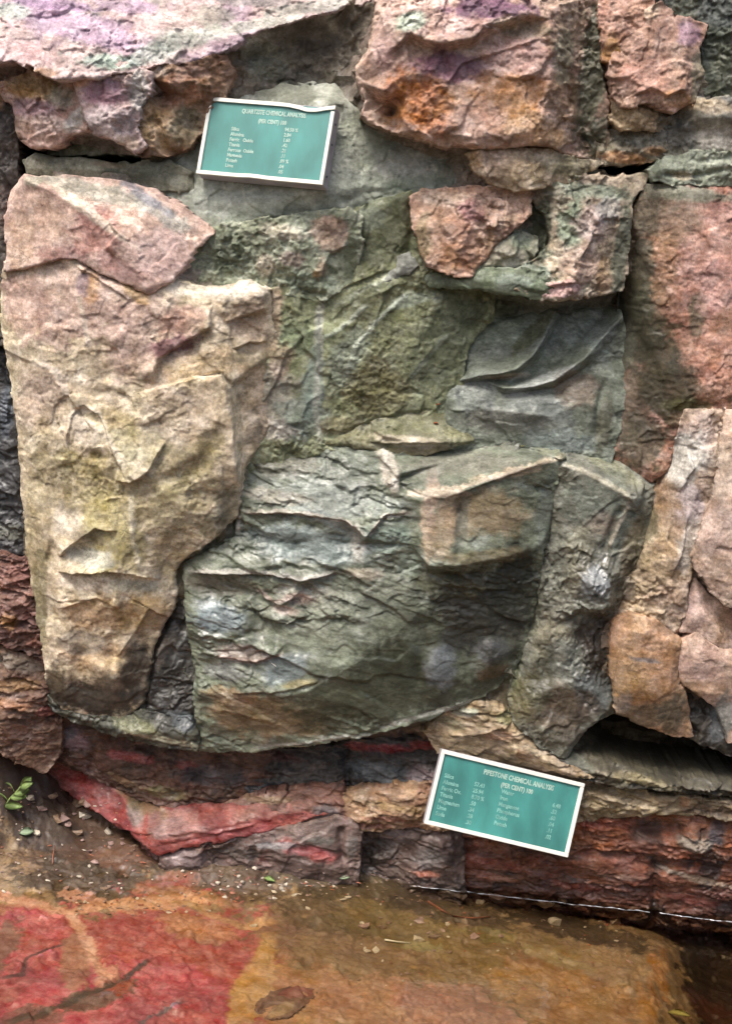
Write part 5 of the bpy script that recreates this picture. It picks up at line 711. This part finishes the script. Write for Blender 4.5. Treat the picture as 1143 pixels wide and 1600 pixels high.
def far_ground():
    g = 0.25; xs = np.arange(-14, 14.01, g); ys = np.arange(-16, 0.01, g); X, Y = np.meshgrid(xs, ys)
    Z = -0.30 + 0.06 * fbm(X, Y, 5, 3) + 0.35 * sstep(-3.2, -5.5, Y) + (4.2 + .8 * fbm(X * .4, Y * .4, 8, 3)) * sstep(-6.5, -11.5, Y)      # unseen bank added behind the viewer to block the low sky
    K = np.empty(X.shape + (4,)); K[..., :3] = col('7a6848'); K[..., 3] = .3
    co = np.stack((X, Y, Z), -1).reshape(-1, 3); ny, nx = X.shape; I = np.arange(ny * nx).reshape(ny, nx)
    q = np.stack((I[:-1, :-1], I[:-1, 1:], I[1:, 1:], I[1:, :-1]), -1).reshape(-1, 4)
    me = bpy.data.meshes.new('ground'); me.from_pydata(co.tolist(), [], q.tolist())
    ca = me.color_attributes.new('stone', 'FLOAT_COLOR', 'POINT'); ca.data.foreach_set('color', K.astype(np.float32).ravel()); me.materials.append(M_BED)
    o = bpy.data.objects.new('ground', me); COL.objects.link(o); tag(o, 'muddy valley floor that carries the stream, with an added bank blocking low sky', 'ground', kind='structure')
far_ground()

# ================================================================== PLAQUES
def simple_mat(name, c, rough=.5, metal=0.0, noise=0.15, scale=30, streak=None):
    m, nt, b = new_mat(name); L = nt.links.new
    geo = N(nt, 'ShaderNodeNewGeometry'); mp = N(nt, 'ShaderNodeMapping'); L(geo.outputs['Position'], mp.inputs['Vector'])
    if streak: mp.inputs['Scale'].default_value = streak
    n = N(nt, 'ShaderNodeTexNoise'); n.inputs['Scale'].default_value = scale; n.inputs['Detail'].default_value = 6; L(mp.outputs[0], n.inputs['Vector'])
    r = N(nt, 'ShaderNodeMapRange'); r.inputs[1].default_value = .3; r.inputs[2].default_value = .7; r.inputs[3].default_value = 1 - noise; r.inputs[4].default_value = 1 + noise; L(n.outputs['Fac'], r.inputs[0])
    x = N(nt, 'ShaderNodeMix', data_type='RGBA', blend_type='MULTIPLY'); x.inputs[0].default_value = 1; x.inputs[6].default_value = (*c, 1); L(r.outputs[0], x.inputs[7]); L(x.outputs[2], b.inputs['Base Color'])
    b.inputs['Roughness'].default_value = rough; b.inputs['Metallic'].default_value = metal
    return m
M_GREEN = simple_mat('weathered_teal_paint', (.042, .190, .172), .45, 0, .28, 9, (1.5, 1.5, .6))
M_WHITE = simple_mat('white_painted_metal', (.66, .66, .60), .45, 0, .06, 25)
M_ALU = simple_mat('grey_aluminium', (.36, .34, .38), .5, .1, .2, 20)
M_DARK = simple_mat('dark_rivet', (.05, .05, .06), .5, .3)
M_LET = simple_mat('pale_lettering', (.33, .46, .40), .6, 0, .2, 60)
M_LET2 = simple_mat('faded_lettering', (.17, .36, .32), .6, 0, .35, 50)

def box_part(name, parent, x0, x1, y0, y1, z0, z1, mat, bev=.0015, bend=None):
    import bmesh
    bm = bmesh.new(); nx = 14 if bend else 1
    rows = []
    for i in range(nx + 1):
        x = x0 + (x1 - x0) * i / nx; dz = bend(x) if bend else 0
        rows.append([bm.verts.new(p) for p in ((x, y0, z0 + dz), (x, y1, z0 + dz), (x, y1, z1 + dz), (x, y0, z1 + dz))])
    for a, b in zip(rows[:-1], rows[1:]):
        for k in range(4): bm.faces.new((a[k], b[k], b[(k + 1) % 4], a[(k + 1) % 4]))
    bm.faces.new(rows[0][::-1]); bm.faces.new(rows[-1])
    bmesh.ops.recalc_face_normals(bm, faces=bm.faces)
    if bev and not bend: bmesh.ops.bevel(bm, geom=bm.edges[:], offset=bev, segments=2, affect='EDGES')
    me = bpy.data.meshes.new(name); bm.to_mesh(me); bm.free(); me.materials.append(mat)
    o = bpy.data.objects.new(name, me); COL.objects.link(o); o.parent = parent
    return o
def text_part(parent, body, x, z, size, mat, y, align='LEFT', bold=0.0, xs=1.0):
    cu = bpy.data.curves.new('lettering', 'FONT'); cu.body = body; cu.size = size; cu.align_x = align; cu.extrude = .0004; cu.offset = bold; cu.resolution_u = 2
    t = bpy.data.objects.new('tmp', cu); COL.objects.link(t)
    bpy.context.view_layer.update()
    me = bpy.data.meshes.new_from_object(t.evaluated_get(bpy.context.evaluated_depsgraph_get())); bpy.data.objects.remove(t); bpy.data.curves.remove(cu)
    me.materials.clear(); me.materials.append(mat)
    o = bpy.data.objects.new('lettering', me); COL.objects.link(o); o.parent = parent
    o.location = (x, y, z); o.rotation_euler = (rad(90), 0, 0); o.scale = (xs, 1, 1)
    return o
def world_on(px, py, d):
    x, z = on_face(px, py, d / 100.0); return Vector((x, -d / 100.0, z))
def plaque(corners, label, title, sub, cols, flange=None, frame=.012, thick=.03, warp=False, faded=False):
    """corners = top-left, top-right, bottom-right, bottom-left of the front as (photo x, photo y, cm in front of the face)"""
    TL, TR, BR, BL = [world_on(*c) for c in corners]
    ctr = (TL + TR + BR + BL) / 4
    ex = ((TR - TL) + (BR - BL)).normalized(); ez = ((TL - BL) + (TR - BR)); nrm = ex.cross(ez).normalized()      # towards the viewer
    ez = (ez - ex * ez.dot(ex)).normalized(); ey = ez.cross(ex).normalized()
    w = ((TR - TL).length + (BR - BL).length) / 2; h = ((TL - BL).length + (TR - BR).length) / 2
    root = bpy.data.objects.new('plaque', None); COL.objects.link(root)
    root.matrix_world = Matrix(((ex.x, ey.x, ez.x, ctr.x), (ex.y, ey.y, ez.y, ctr.y), (ex.z, ey.z, ez.z, ctr.z), (0, 0, 0, 1)))
    tag(root, label, 'plaque', 'information plaques on the rock')
    a, b = w / 2, h / 2; fy = -.0            # local -y looks at the viewer
    box_part('panel', root, -a + .004, a - .004, .004, thick, -b + .004, b - .004, M_GREEN, .001)
    bend_t = (lambda x: -.012 * math.exp(-((x - a * .62) / .045) ** 2) + .004 * max(0, (x - a * .8) / (a * .2))) if warp else None
    bend_b = (lambda x: .003 * math.exp(-((x + a * .1) / .03) ** 2)) if warp else None
    box_part('frame_strip', root, -a, a, -.004, .006, b - frame, b, M_WHITE, .001, bend_t)
    box_part('frame_strip', root, -a, a, -.004, .006, -b, -b + frame, M_WHITE, .001, bend_b)
    box_part('frame_strip', root, -a, -a + frame, -.0035, .0055, -b + frame + .0005, b - frame - .0005, M_WHITE, .001)
    box_part('frame_strip', root, a - frame, a, -.0035, .0055, -b + frame + .0005, b - frame - (.004 if warp else .0005), M_WHITE, .001)
    for (x0, x1, z0, z1) in ((-a + .001, a - .001, b - .003, b - .001), (-a + .001, a - .001, -b + .001, -b + .003), (-a + .001, -a + .003, -b + .003, b - .003), (a - .003, a - .001, -b + .003, b - .003)):
        s = box_part('side_flange', root, x0, x1, .006, thick + .012, z0, z1, M_ALU, 0)
        if x0 > 0 and flange:
            for t in flange:
                r = box_part('rivet', s, a - .0012, a + .002, thick * .5, thick * .5 + .007, b - t * h - .0035, b - t * h + .0035, M_DARK, .001)
    lm = M_LET
    text_part(root, title, 0.012 if not faded else .03, b - (.165 if not faded else .19) * h, .0205 * (w / .43), lm, .0035, 'CENTER', .0007, .70)
    text_part(root, sub, 0.012 if not faded else .03, b - (.275 if not faded else .30) * h, .0185 * (w / .43), lm, .0035, 'CENTER', .0007, .75)
    for (u, v, dv, lines, mt) in cols:
        for k, s in enumerate(lines):
            text_part(root, s, -a + u * w, b - (v + k * dv) * h, .0165 * (w / .43), mt, .0035, 'LEFT', .0005, .85)
    return root
plaque([(328, 153, 4), (524, 166, 14.5), (504, 290, 20.5), (306, 270, 10)], 'teal plaque with a bent white frame on the cement patch', 'QUARTZITE CHEMICAL ANALYSIS', '(PER CENT) 100',
       [(.215, .40, .068, ['Silica', 'Alumina', 'Ferric   Oxide', 'Titania', 'Ferrous  Oxide', 'Magnesia', 'Potash', 'Lime'], M_LET), (.635, .355, .068, ['94.50 %', '2.84', '1.60', '.42', '.21', '.11', '.09 %', '.04', '.05'], M_LET)], flange=(.19, .45, .86), warp=True, thick=.05)
plaque([(685, 1172, 15), (908, 1221, 12.5), (891, 1343, 19), (667, 1285, 21.5)], 'faded teal plaque with a straight white frame near the water', 'PIPESTONE CHEMICAL ANALYSIS', '(PER CENT) 100',
       [(.06, .35, .085, ['Silica', 'Alumina', 'Ferric Ox.', 'Titania', 'Magnesium', 'Lime', 'Soda'], M_LET2), (.27, .37, .085, ['57.43', '25.94', '8.70 %', '.50', '.34', '.28', '.30'], M_LET2), (.46, .38, .085, ['Water', 'Iron', 'Manganese', 'Phosphorus', 'Oxide', 'Potash'], M_LET2), (.82, .40, .085, ['6.48', '.52', '.60', '.04', '.11', '.02'], M_LET2)], flange=(.5,), frame=.0135, faded=True)

# ================================================================== SMALL THINGS
import bmesh
bpy.context.view_layer.update()
DG = bpy.context.evaluated_depsgraph_get()
def hit(px, py):
    """the spot of the finished stone or ground that one sees there"""
    v = Vector(ray(px, py)).normalized()
    ok, loc, nrm, _, _, _ = scene.ray_cast(DG, Vector(CAM), v)
    return (loc, nrm) if ok else (Vector(CAM) + v * 5, Vector((0, 0, 1)))
M_LEAF = simple_mat('fresh_green_leaf', (.30, .42, .14), .5, 0, .25, 40)
M_PALELEAF = simple_mat('pale_green_leaf', (.36, .46, .30), .5, 0, .2, 40)
M_YLEAF = simple_mat('yellow_leaf', (.50, .46, .14), .6, 0, .2, 60)
M_RLEAF = simple_mat('orange_leaf', (.42, .12, .05), .6, 0, .2, 60)
M_TWIG = simple_mat('reddish_twig', (.25, .09, .05), .6, 0, .3, 60)
M_STRAW = simple_mat('bleached_straw', (.62, .60, .50), .6, 0, .2, 60)
M_PEB = simple_mat('pale_pebble', (.40, .35, .28), .5, 0, .35, 60)
M_PEB2 = simple_mat('brown_pebble', (.17, .11, .07), .45, 0, .4, 50)
M_PEB3 = simple_mat('mauve_pebble', (.24, .16, .14), .45, 0, .4, 50)
def leaf_mesh(name, L, W, mat, fold=.25, curl=.15):
    bm = bmesh.new(); n = 8; rows = []
    for i in range(n + 1):
        t = i / n; w = W * math.sin(math.pi * min(1, t * .97 + .03)) ** .8 * (1 - .3 * t); z = curl * L * math.sin(t * math.pi * .8)
        rows.append([bm.verts.new((t * L, -w, z + fold * w)), bm.verts.new((t * L, 0, z)), bm.verts.new((t * L, w, z + fold * w))])
    for a, b in zip(rows[:-1], rows[1:]):
        for k in (0, 1): bm.faces.new((a[k], b[k], b[k + 1], a[k + 1]))
    for f in bm.faces: f.smooth = True
    ext = bmesh.ops.solidify(bm, geom=bm.faces[:], thickness=.0006)
    me = bpy.data.meshes.new(name); bm.to_mesh(me); bm.free(); me.materials.append(mat); return me
def tube_mesh(name, pts, r, mat, sides=6):
    bm = bmesh.new(); rings = []
    for i, p in enumerate(pts):
        d = (pts[min(i + 1, len(pts) - 1)] - pts[max(i - 1, 0)]).normalized(); u = d.orthogonal().normalized(); v = d.cross(u)
        rr = r * (1 - .5 * i / (len(pts) - 1)) * (1 + .2 * math.sin(i * 2.1))
        rings.append([bm.verts.new(p + u * rr * math.cos(2 * math.pi * k / sides) + v * rr * math.sin(2 * math.pi * k / sides)) for k in range(sides)])
    for a, b in zip(rings[:-1], rings[1:]):
        for k in range(sides): bm.faces.new((a[k], a[(k + 1) % sides], b[(k + 1) % sides], b[k]))
    bm.faces.new(rings[0][::-1]); bm.faces.new(rings[-1])
    for f in bm.faces: f.smooth = True
    me = bpy.data.meshes.new(name); bm.to_mesh(me); bm.free(); me.materials.append(mat); return me
def lay(name, me, px, py, label, cat, rotz=0, tilt=0, group=None, sink=0.0, scale=(1, 1, 1)):
    loc, n = hit(px, py); o = bpy.data.objects.new(name, me); COL.objects.link(o)
    o.location = loc + n * (.002 - sink); o.rotation_euler = (tilt, 0, rotz); o.scale = scale
    return tag(o, label, cat, group)
# sprig on the bank
loc, n = hit(16, 1262)
sp = bpy.data.objects.new('leaf_sprig', None); COL.objects.link(sp); sp.location = loc; tag(sp, 'light green leafy sprig on the mud at the left edge', 'plant')
st = bpy.data.objects.new('stem', tube_mesh('stem', [Vector((-.02, 0, 0)), Vector((0, -.01, .04)), Vector((.02, -.01, .065)), Vector((.035, -.015, .09))], .0025, M_LEAF)); COL.objects.link(st); st.parent = sp
lm = leaf_mesh('leaflet', .068, .012, M_LEAF)
for k, (x, z, rz, ry) in enumerate([(-.02, .01, .1, 0), (-.005, .03, 2.9, -.2), (.0, .042, .15, -.25), (.012, .055, .35, -.5), (.015, .062, 2.6, -.6), (.03, .08, .3, -.8), (.035, .09, .9, -1.0)]):
    o = bpy.data.objects.new('leaflet', lm); COL.objects.link(o); o.parent = sp; o.location = (x, -.012, z); o.rotation_euler = (.9, ry * .5, rz); o.scale = (1.05 - .05 * k, 1.5, 1)
lay('leaf', leaf_mesh('leaf', .055, .018, M_PALELEAF), 30, 1302, 'pale green leaf lying on mud below the leafy sprig', 'leaf', .5, .7)
lay('leaf', leaf_mesh('leaf', .05, .013, M_LEAF), 412, 1372, 'green leaf among pebbles in front of the red slab', 'leaf', -.5, .6)
lay('leaf', leaf_mesh('leaf', .04, .010, M_PALELEAF), 530, 1372, 'small pale leaf lying at the foot of the grey footing', 'leaf', .4, .6)
lay('leaf', leaf_mesh('leaf', .03, .008, M_YLEAF), 812, 697, 'tiny yellow leaf on the back of the grey ledge', 'leaf', .6, .4)
lay('leaf', leaf_mesh('leaf', .018, .005, M_RLEAF), 680, 632, 'orange leaf scrap at the corner of the green face', 'leaf', .2, .4)
lay('leaf', leaf_mesh('leaf', .020, .006, M_RLEAF), 676, 662, 'orange leaf scrap on the pointed olive slab', 'leaf', .1, .3)
lay('leaf', leaf_mesh('leaf', .075, .014, M_YLEAF), 1042, 1582, 'yellow green leaf sunk in the dark water at bottom right', 'leaf', -.25, .5)
lay('leaf', leaf_mesh('leaf', .035, .007, M_STRAW), 333, 1322, 'bleached leaf standing upright on the red slab edge', 'leaf', 1.4, 1.2)
def twig(pix, r, mat, label, lift=.004):
    P = [hit(*p)[0] + Vector((0, 0, lift)) for p in pix]; o = P[0].copy()
    ob = bpy.data.objects.new('twig', tube_mesh('twig', [p - o for p in P], r, mat)); COL.objects.link(ob); ob.location = o; tag(ob, label, 'twig')
twig([(668, 1410), (690, 1424), (708, 1433), (735, 1436), (765, 1434)], .004, M_TWIG, 'reddish bent twig lying in the water below the plaque')
twig([(600, 1470), (618, 1473), (640, 1475)], .0035, M_STRAW, 'short bleached stick lying on the sandy bed')
twig([(424, 1038), (430, 1042), (434, 1047)], .0015, M_STRAW, 'white straw caught on the layered block')
twig([(82, 1352), (83, 1338), (86, 1322)], .002, M_TWIG, 'thin red stalk standing in mud below the red slab')
# pebbles
rnd = random.Random(5)
def pebble_mesh(k, mat, flat):
    bm = bmesh.new(); bmesh.ops.create_icosphere(bm, subdivisions=1, radius=1.0)
    for v in bm.verts:
        c = v.co.copy(); f = 1 + .22 * math.sin(c.x * 2.3 + k) + .18 * math.sin(c.y * 3.1 + 2 * k) + .12 * math.sin(c.z * 4.7 + 3 * k)
        v.co = Vector((c.x * f, c.y * f * .8, c.z * f * flat))
    for v in bm.verts: v.co *= 1 + rnd.uniform(-.25, .2)
    me = bpy.data.meshes.new('pebble'); bm.to_mesh(me); bm.free(); me.materials.append(mat); return me
PM = [pebble_mesh(k, m, fl) for k, (m, fl) in enumerate([(M_PEB, .6), (M_PEB2, .5), (M_PEB3, .45), (M_PEB, .45), (M_PEB2, .6)])]
def pebble(px, py, size, k, label, group):
    loc, n = hit(px, py); o = bpy.data.objects.new('pebble', PM[k]); COL.objects.link(o)
    o.location = loc + Vector((0, 0, size * .12)); o.rotation_euler = (rnd.uniform(-.3, .3), rnd.uniform(-.3, .3), rnd.uniform(0, 6.3)); s = size * rnd.uniform(.8, 1.2); o.scale = (s, s, s)
    tag(o, label, 'pebble', group)
for (x, y, sz) in [(397, 1356, .012), (372, 1370, .009), (378, 1378, .010), (372, 1386, .009), (400, 1397, .009), (449, 1373, .008), (441, 1390, .014), (446, 1382, .010), (395, 1448, .013), (328, 1424, .009), (352, 1400, .010), (420, 1384, .008), (340, 1380, .009), (460, 1400, .010), (520, 1385, .011), (565, 1442, .010), (480, 1420, .009), (430, 1404, .008)]:
    pebble(x, y, sz, rnd.choice((0, 0, 3)), 'small pale pebble on the wet mud before the grey footing', 'pale pebbles before the footing')
for i in range(14):
    pebble(rnd.uniform(45, 175), rnd.uniform(1240, 1305), rnd.uniform(.010, .024), rnd.choice((1, 2, 2, 4, 0)), 'small brown or mauve stone in the rubble beside the red slab', 'rubble stones on the mud bank')
for i in range(14):
    pebble(rnd.uniform(10, 230), rnd.uniform(1310, 1390), rnd.uniform(.006, .013), rnd.choice((1, 2, 4)), 'small dark pebble half sunk in the brown mud', 'dark pebbles in the mud')
for i in range(22):
    pebble(rnd.uniform(560, 960), rnd.uniform(1405, 1500), rnd.uniform(.008, .02), rnd.choice((1, 2, 4, 0)), 'small stone under shallow water on the sandy bed', 'stones under the shallow water')
for (x, y, sz, k, lb) in [(775, 1405, .045, 2, 'rounded brown stone under water below the plaque'), (845, 1412, .04, 4, 'dark rounded stone under water right of the brown one'), (955, 1438, .055, 1, 'red brown flat stone sunk in the dark water'), (862, 1440, .028, 0, 'pale stone breaking the water near the waterline'), (752, 1408, .025, 3, 'pale pebble by the twig at the waterline')]:
    pebble(x, y, sz, k, lb, None)
B('flat_stone', 'almond shaped brown stone set in the sandy bed at the bottom', 'stone',
  [(398, 1578, -1.4), (410, 1562, -1.3), (440, 1546, -1.2), (470, 1541, -1.2), (494, 1546, -1.3), (478, 1566, -1.3), (450, 1586, -1.3), (420, 1592, -1.4)], pts=[(445, 1568, -.5)], base='8a6450', second=[('6d4c3e', 10, .05, .6)], c=[(460, 1552, 24, 8, -20, 'a05850', .7), (440, 1576, 20, 6, -30, 'b08c60', .7)], wet0=.4, level=True, back=.03, group=None, mat=M_BED, lump=.003, fac=.004, fine=.001, rid=.002, rnd=.006)

# grit and bark crumbs on the mud: too many and too small to count
def litter():
    r = random.Random(11); bm = bmesh.new()
    spots = [(r.uniform(-20, 240), r.uniform(1225, 1395)) for _ in range(150)] + [(r.uniform(270, 660), r.uniform(1358, 1410)) for _ in range(170)] + [(r.uniform(560, 1000), r.uniform(1400, 1560)) for _ in range(120)] + [(r.uniform(90, 330), r.uniform(1395, 1430)) for _ in range(80)]
    for (x, y) in spots:
        loc, n = hit(x, y)
        if n.z < .25: continue
        a = r.uniform(.002, .0065); M = Matrix.Translation(loc + Vector((0, 0, .001))) @ Matrix.Rotation(r.uniform(0, 6.3), 4, 'Z') @ Matrix.Rotation(r.uniform(-.5, .5), 4, 'X') @ Matrix.Diagonal((a * r.uniform(.8, 2.6), a, a * r.uniform(.25, .7), 1))
        k0 = len(bm.faces); bmesh.ops.create_icosphere(bm, subdivisions=1, radius=1, matrix=M); bm.faces.ensure_lookup_table(); mi = r.choice((0, 1, 1, 2, 2, 3))
        for f in bm.faces[k0:]: f.material_index = mi
    me = bpy.data.meshes.new('grit'); bm.to_mesh(me); bm.free()
    for m in (M_PEB, M_PEB2, M_PEB3, M_TWIG): me.materials.append(m)
    o = bpy.data.objects.new('grit', me); COL.objects.link(o); tag(o, 'grit and crumbs scattered over mud and streambed', 'grit', kind='stuff')
litter()

def water():
    m, nt, b = new_mat('clear_shallow_water'); L = nt.links.new
    nt.nodes.remove(b); out = nt.nodes['Material Output']
    geo = N(nt, 'ShaderNodeNewGeometry'); nz = N(nt, 'ShaderNodeTexNoise'); nz.inputs['Scale'].default_value = 9; nz.inputs['Detail'].default_value = 3
    L(geo.outputs['Position'], nz.inputs['Vector'])
    bp = N(nt, 'ShaderNodeBump'); bp.inputs['Strength'].default_value = .2; bp.inputs['Distance'].default_value = .02; L(nz.outputs['Fac'], bp.inputs['Height'])
    fr = N(nt, 'ShaderNodeFresnel'); fr.inputs['IOR'].default_value = 1.33; L(bp.outputs[0], fr.inputs['Normal'])
    tr = N(nt, 'ShaderNodeBsdfTransparent'); tr.inputs['Color'].default_value = (.93, .89, .80, 1)
    gl = N(nt, 'ShaderNodeBsdfGlossy'); gl.inputs['Roughness'].default_value = .03; L(bp.outputs[0], gl.inputs['Normal'])
    mx = N(nt, 'ShaderNodeMixShader'); L(fr.outputs[0], mx.inputs[0]); L(tr.outputs[0], mx.inputs[1]); L(gl.outputs[0], mx.inputs[2]); L(mx.outputs[0], out.inputs['Surface'])
    va = N(nt, 'ShaderNodeVolumeAbsorption'); va.inputs['Color'].default_value = (.70, .63, .50, 1); va.inputs['Density'].default_value = 5.0; L(va.outputs[0], out.inputs['Volume'])      # peaty water
    xs = np.arange(-5, 5.01, .1); ys = np.arange(-4.2, .41, .1); X, Y = np.meshgrid(xs, ys)
    co = np.stack((X, Y, 0 * X + .008), -1).reshape(-1, 3); ny, nx = X.shape; I = np.arange(ny * nx).reshape(ny, nx)
    q = np.stack((I[:-1, :-1], I[:-1, 1:], I[1:, 1:], I[1:, :-1]), -1).reshape(-1, 4)
    rim = list(I[0, :]) + list(I[1:, -1]) + list(I[-1, -2::-1]) + list(I[-2:0:-1, 0])             # sides and bottom: a body of water, not a sheet
    co = co.tolist(); q = q.tolist(); base = len(co)
    for v in rim: co.append([co[v][0], co[v][1], -.6])
    n = len(rim)
    for k in range(n): q.append([int(rim[(k + 1) % n]), int(rim[k]), base + k, base + (k + 1) % n])
    q.append([base + k for k in range(n)][::-1])
    me = bpy.data.meshes.new('water'); me.from_pydata(co, [], q); me.materials.append(m)
    o = bpy.data.objects.new('water', me); COL.objects.link(o); tag(o, 'clear shallow water over the streambed', 'water', kind='structure'); return o
wo = water()
# foam and sun glints, both drawn as a pale painted strip
def glint_foam(pix, seed):
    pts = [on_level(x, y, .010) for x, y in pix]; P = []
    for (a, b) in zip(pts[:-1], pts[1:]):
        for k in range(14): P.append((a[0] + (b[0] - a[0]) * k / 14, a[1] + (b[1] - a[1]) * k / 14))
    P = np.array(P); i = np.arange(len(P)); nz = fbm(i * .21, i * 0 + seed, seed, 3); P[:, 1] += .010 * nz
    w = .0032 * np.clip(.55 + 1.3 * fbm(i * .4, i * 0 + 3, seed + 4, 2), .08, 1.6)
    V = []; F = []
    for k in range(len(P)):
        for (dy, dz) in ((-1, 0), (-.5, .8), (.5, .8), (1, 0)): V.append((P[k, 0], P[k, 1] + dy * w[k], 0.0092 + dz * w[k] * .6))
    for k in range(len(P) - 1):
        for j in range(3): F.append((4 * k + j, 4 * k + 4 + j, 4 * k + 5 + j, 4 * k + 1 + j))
    me = bpy.data.meshes.new('glint_foam_line'); me.from_pydata(V, [], F); me.materials.append(M_GLINT_FOAM)
    o = bpy.data.objects.new('glint_foam_line', me); COL.objects.link(o); o.parent = wo
M_GLINT_FOAM = simple_mat('painted_glint_foam', (.30, .31, .33), .15, 0, .5, 60)
glint_foam([(640, 1384), (700, 1390), (760, 1397), (820, 1404), (900, 1413), (960, 1419), (1018, 1425)], 3)
glint_foam([(1030, 1426), (1070, 1432), (1110, 1437), (1160, 1442), (1300, 1458)], 9)
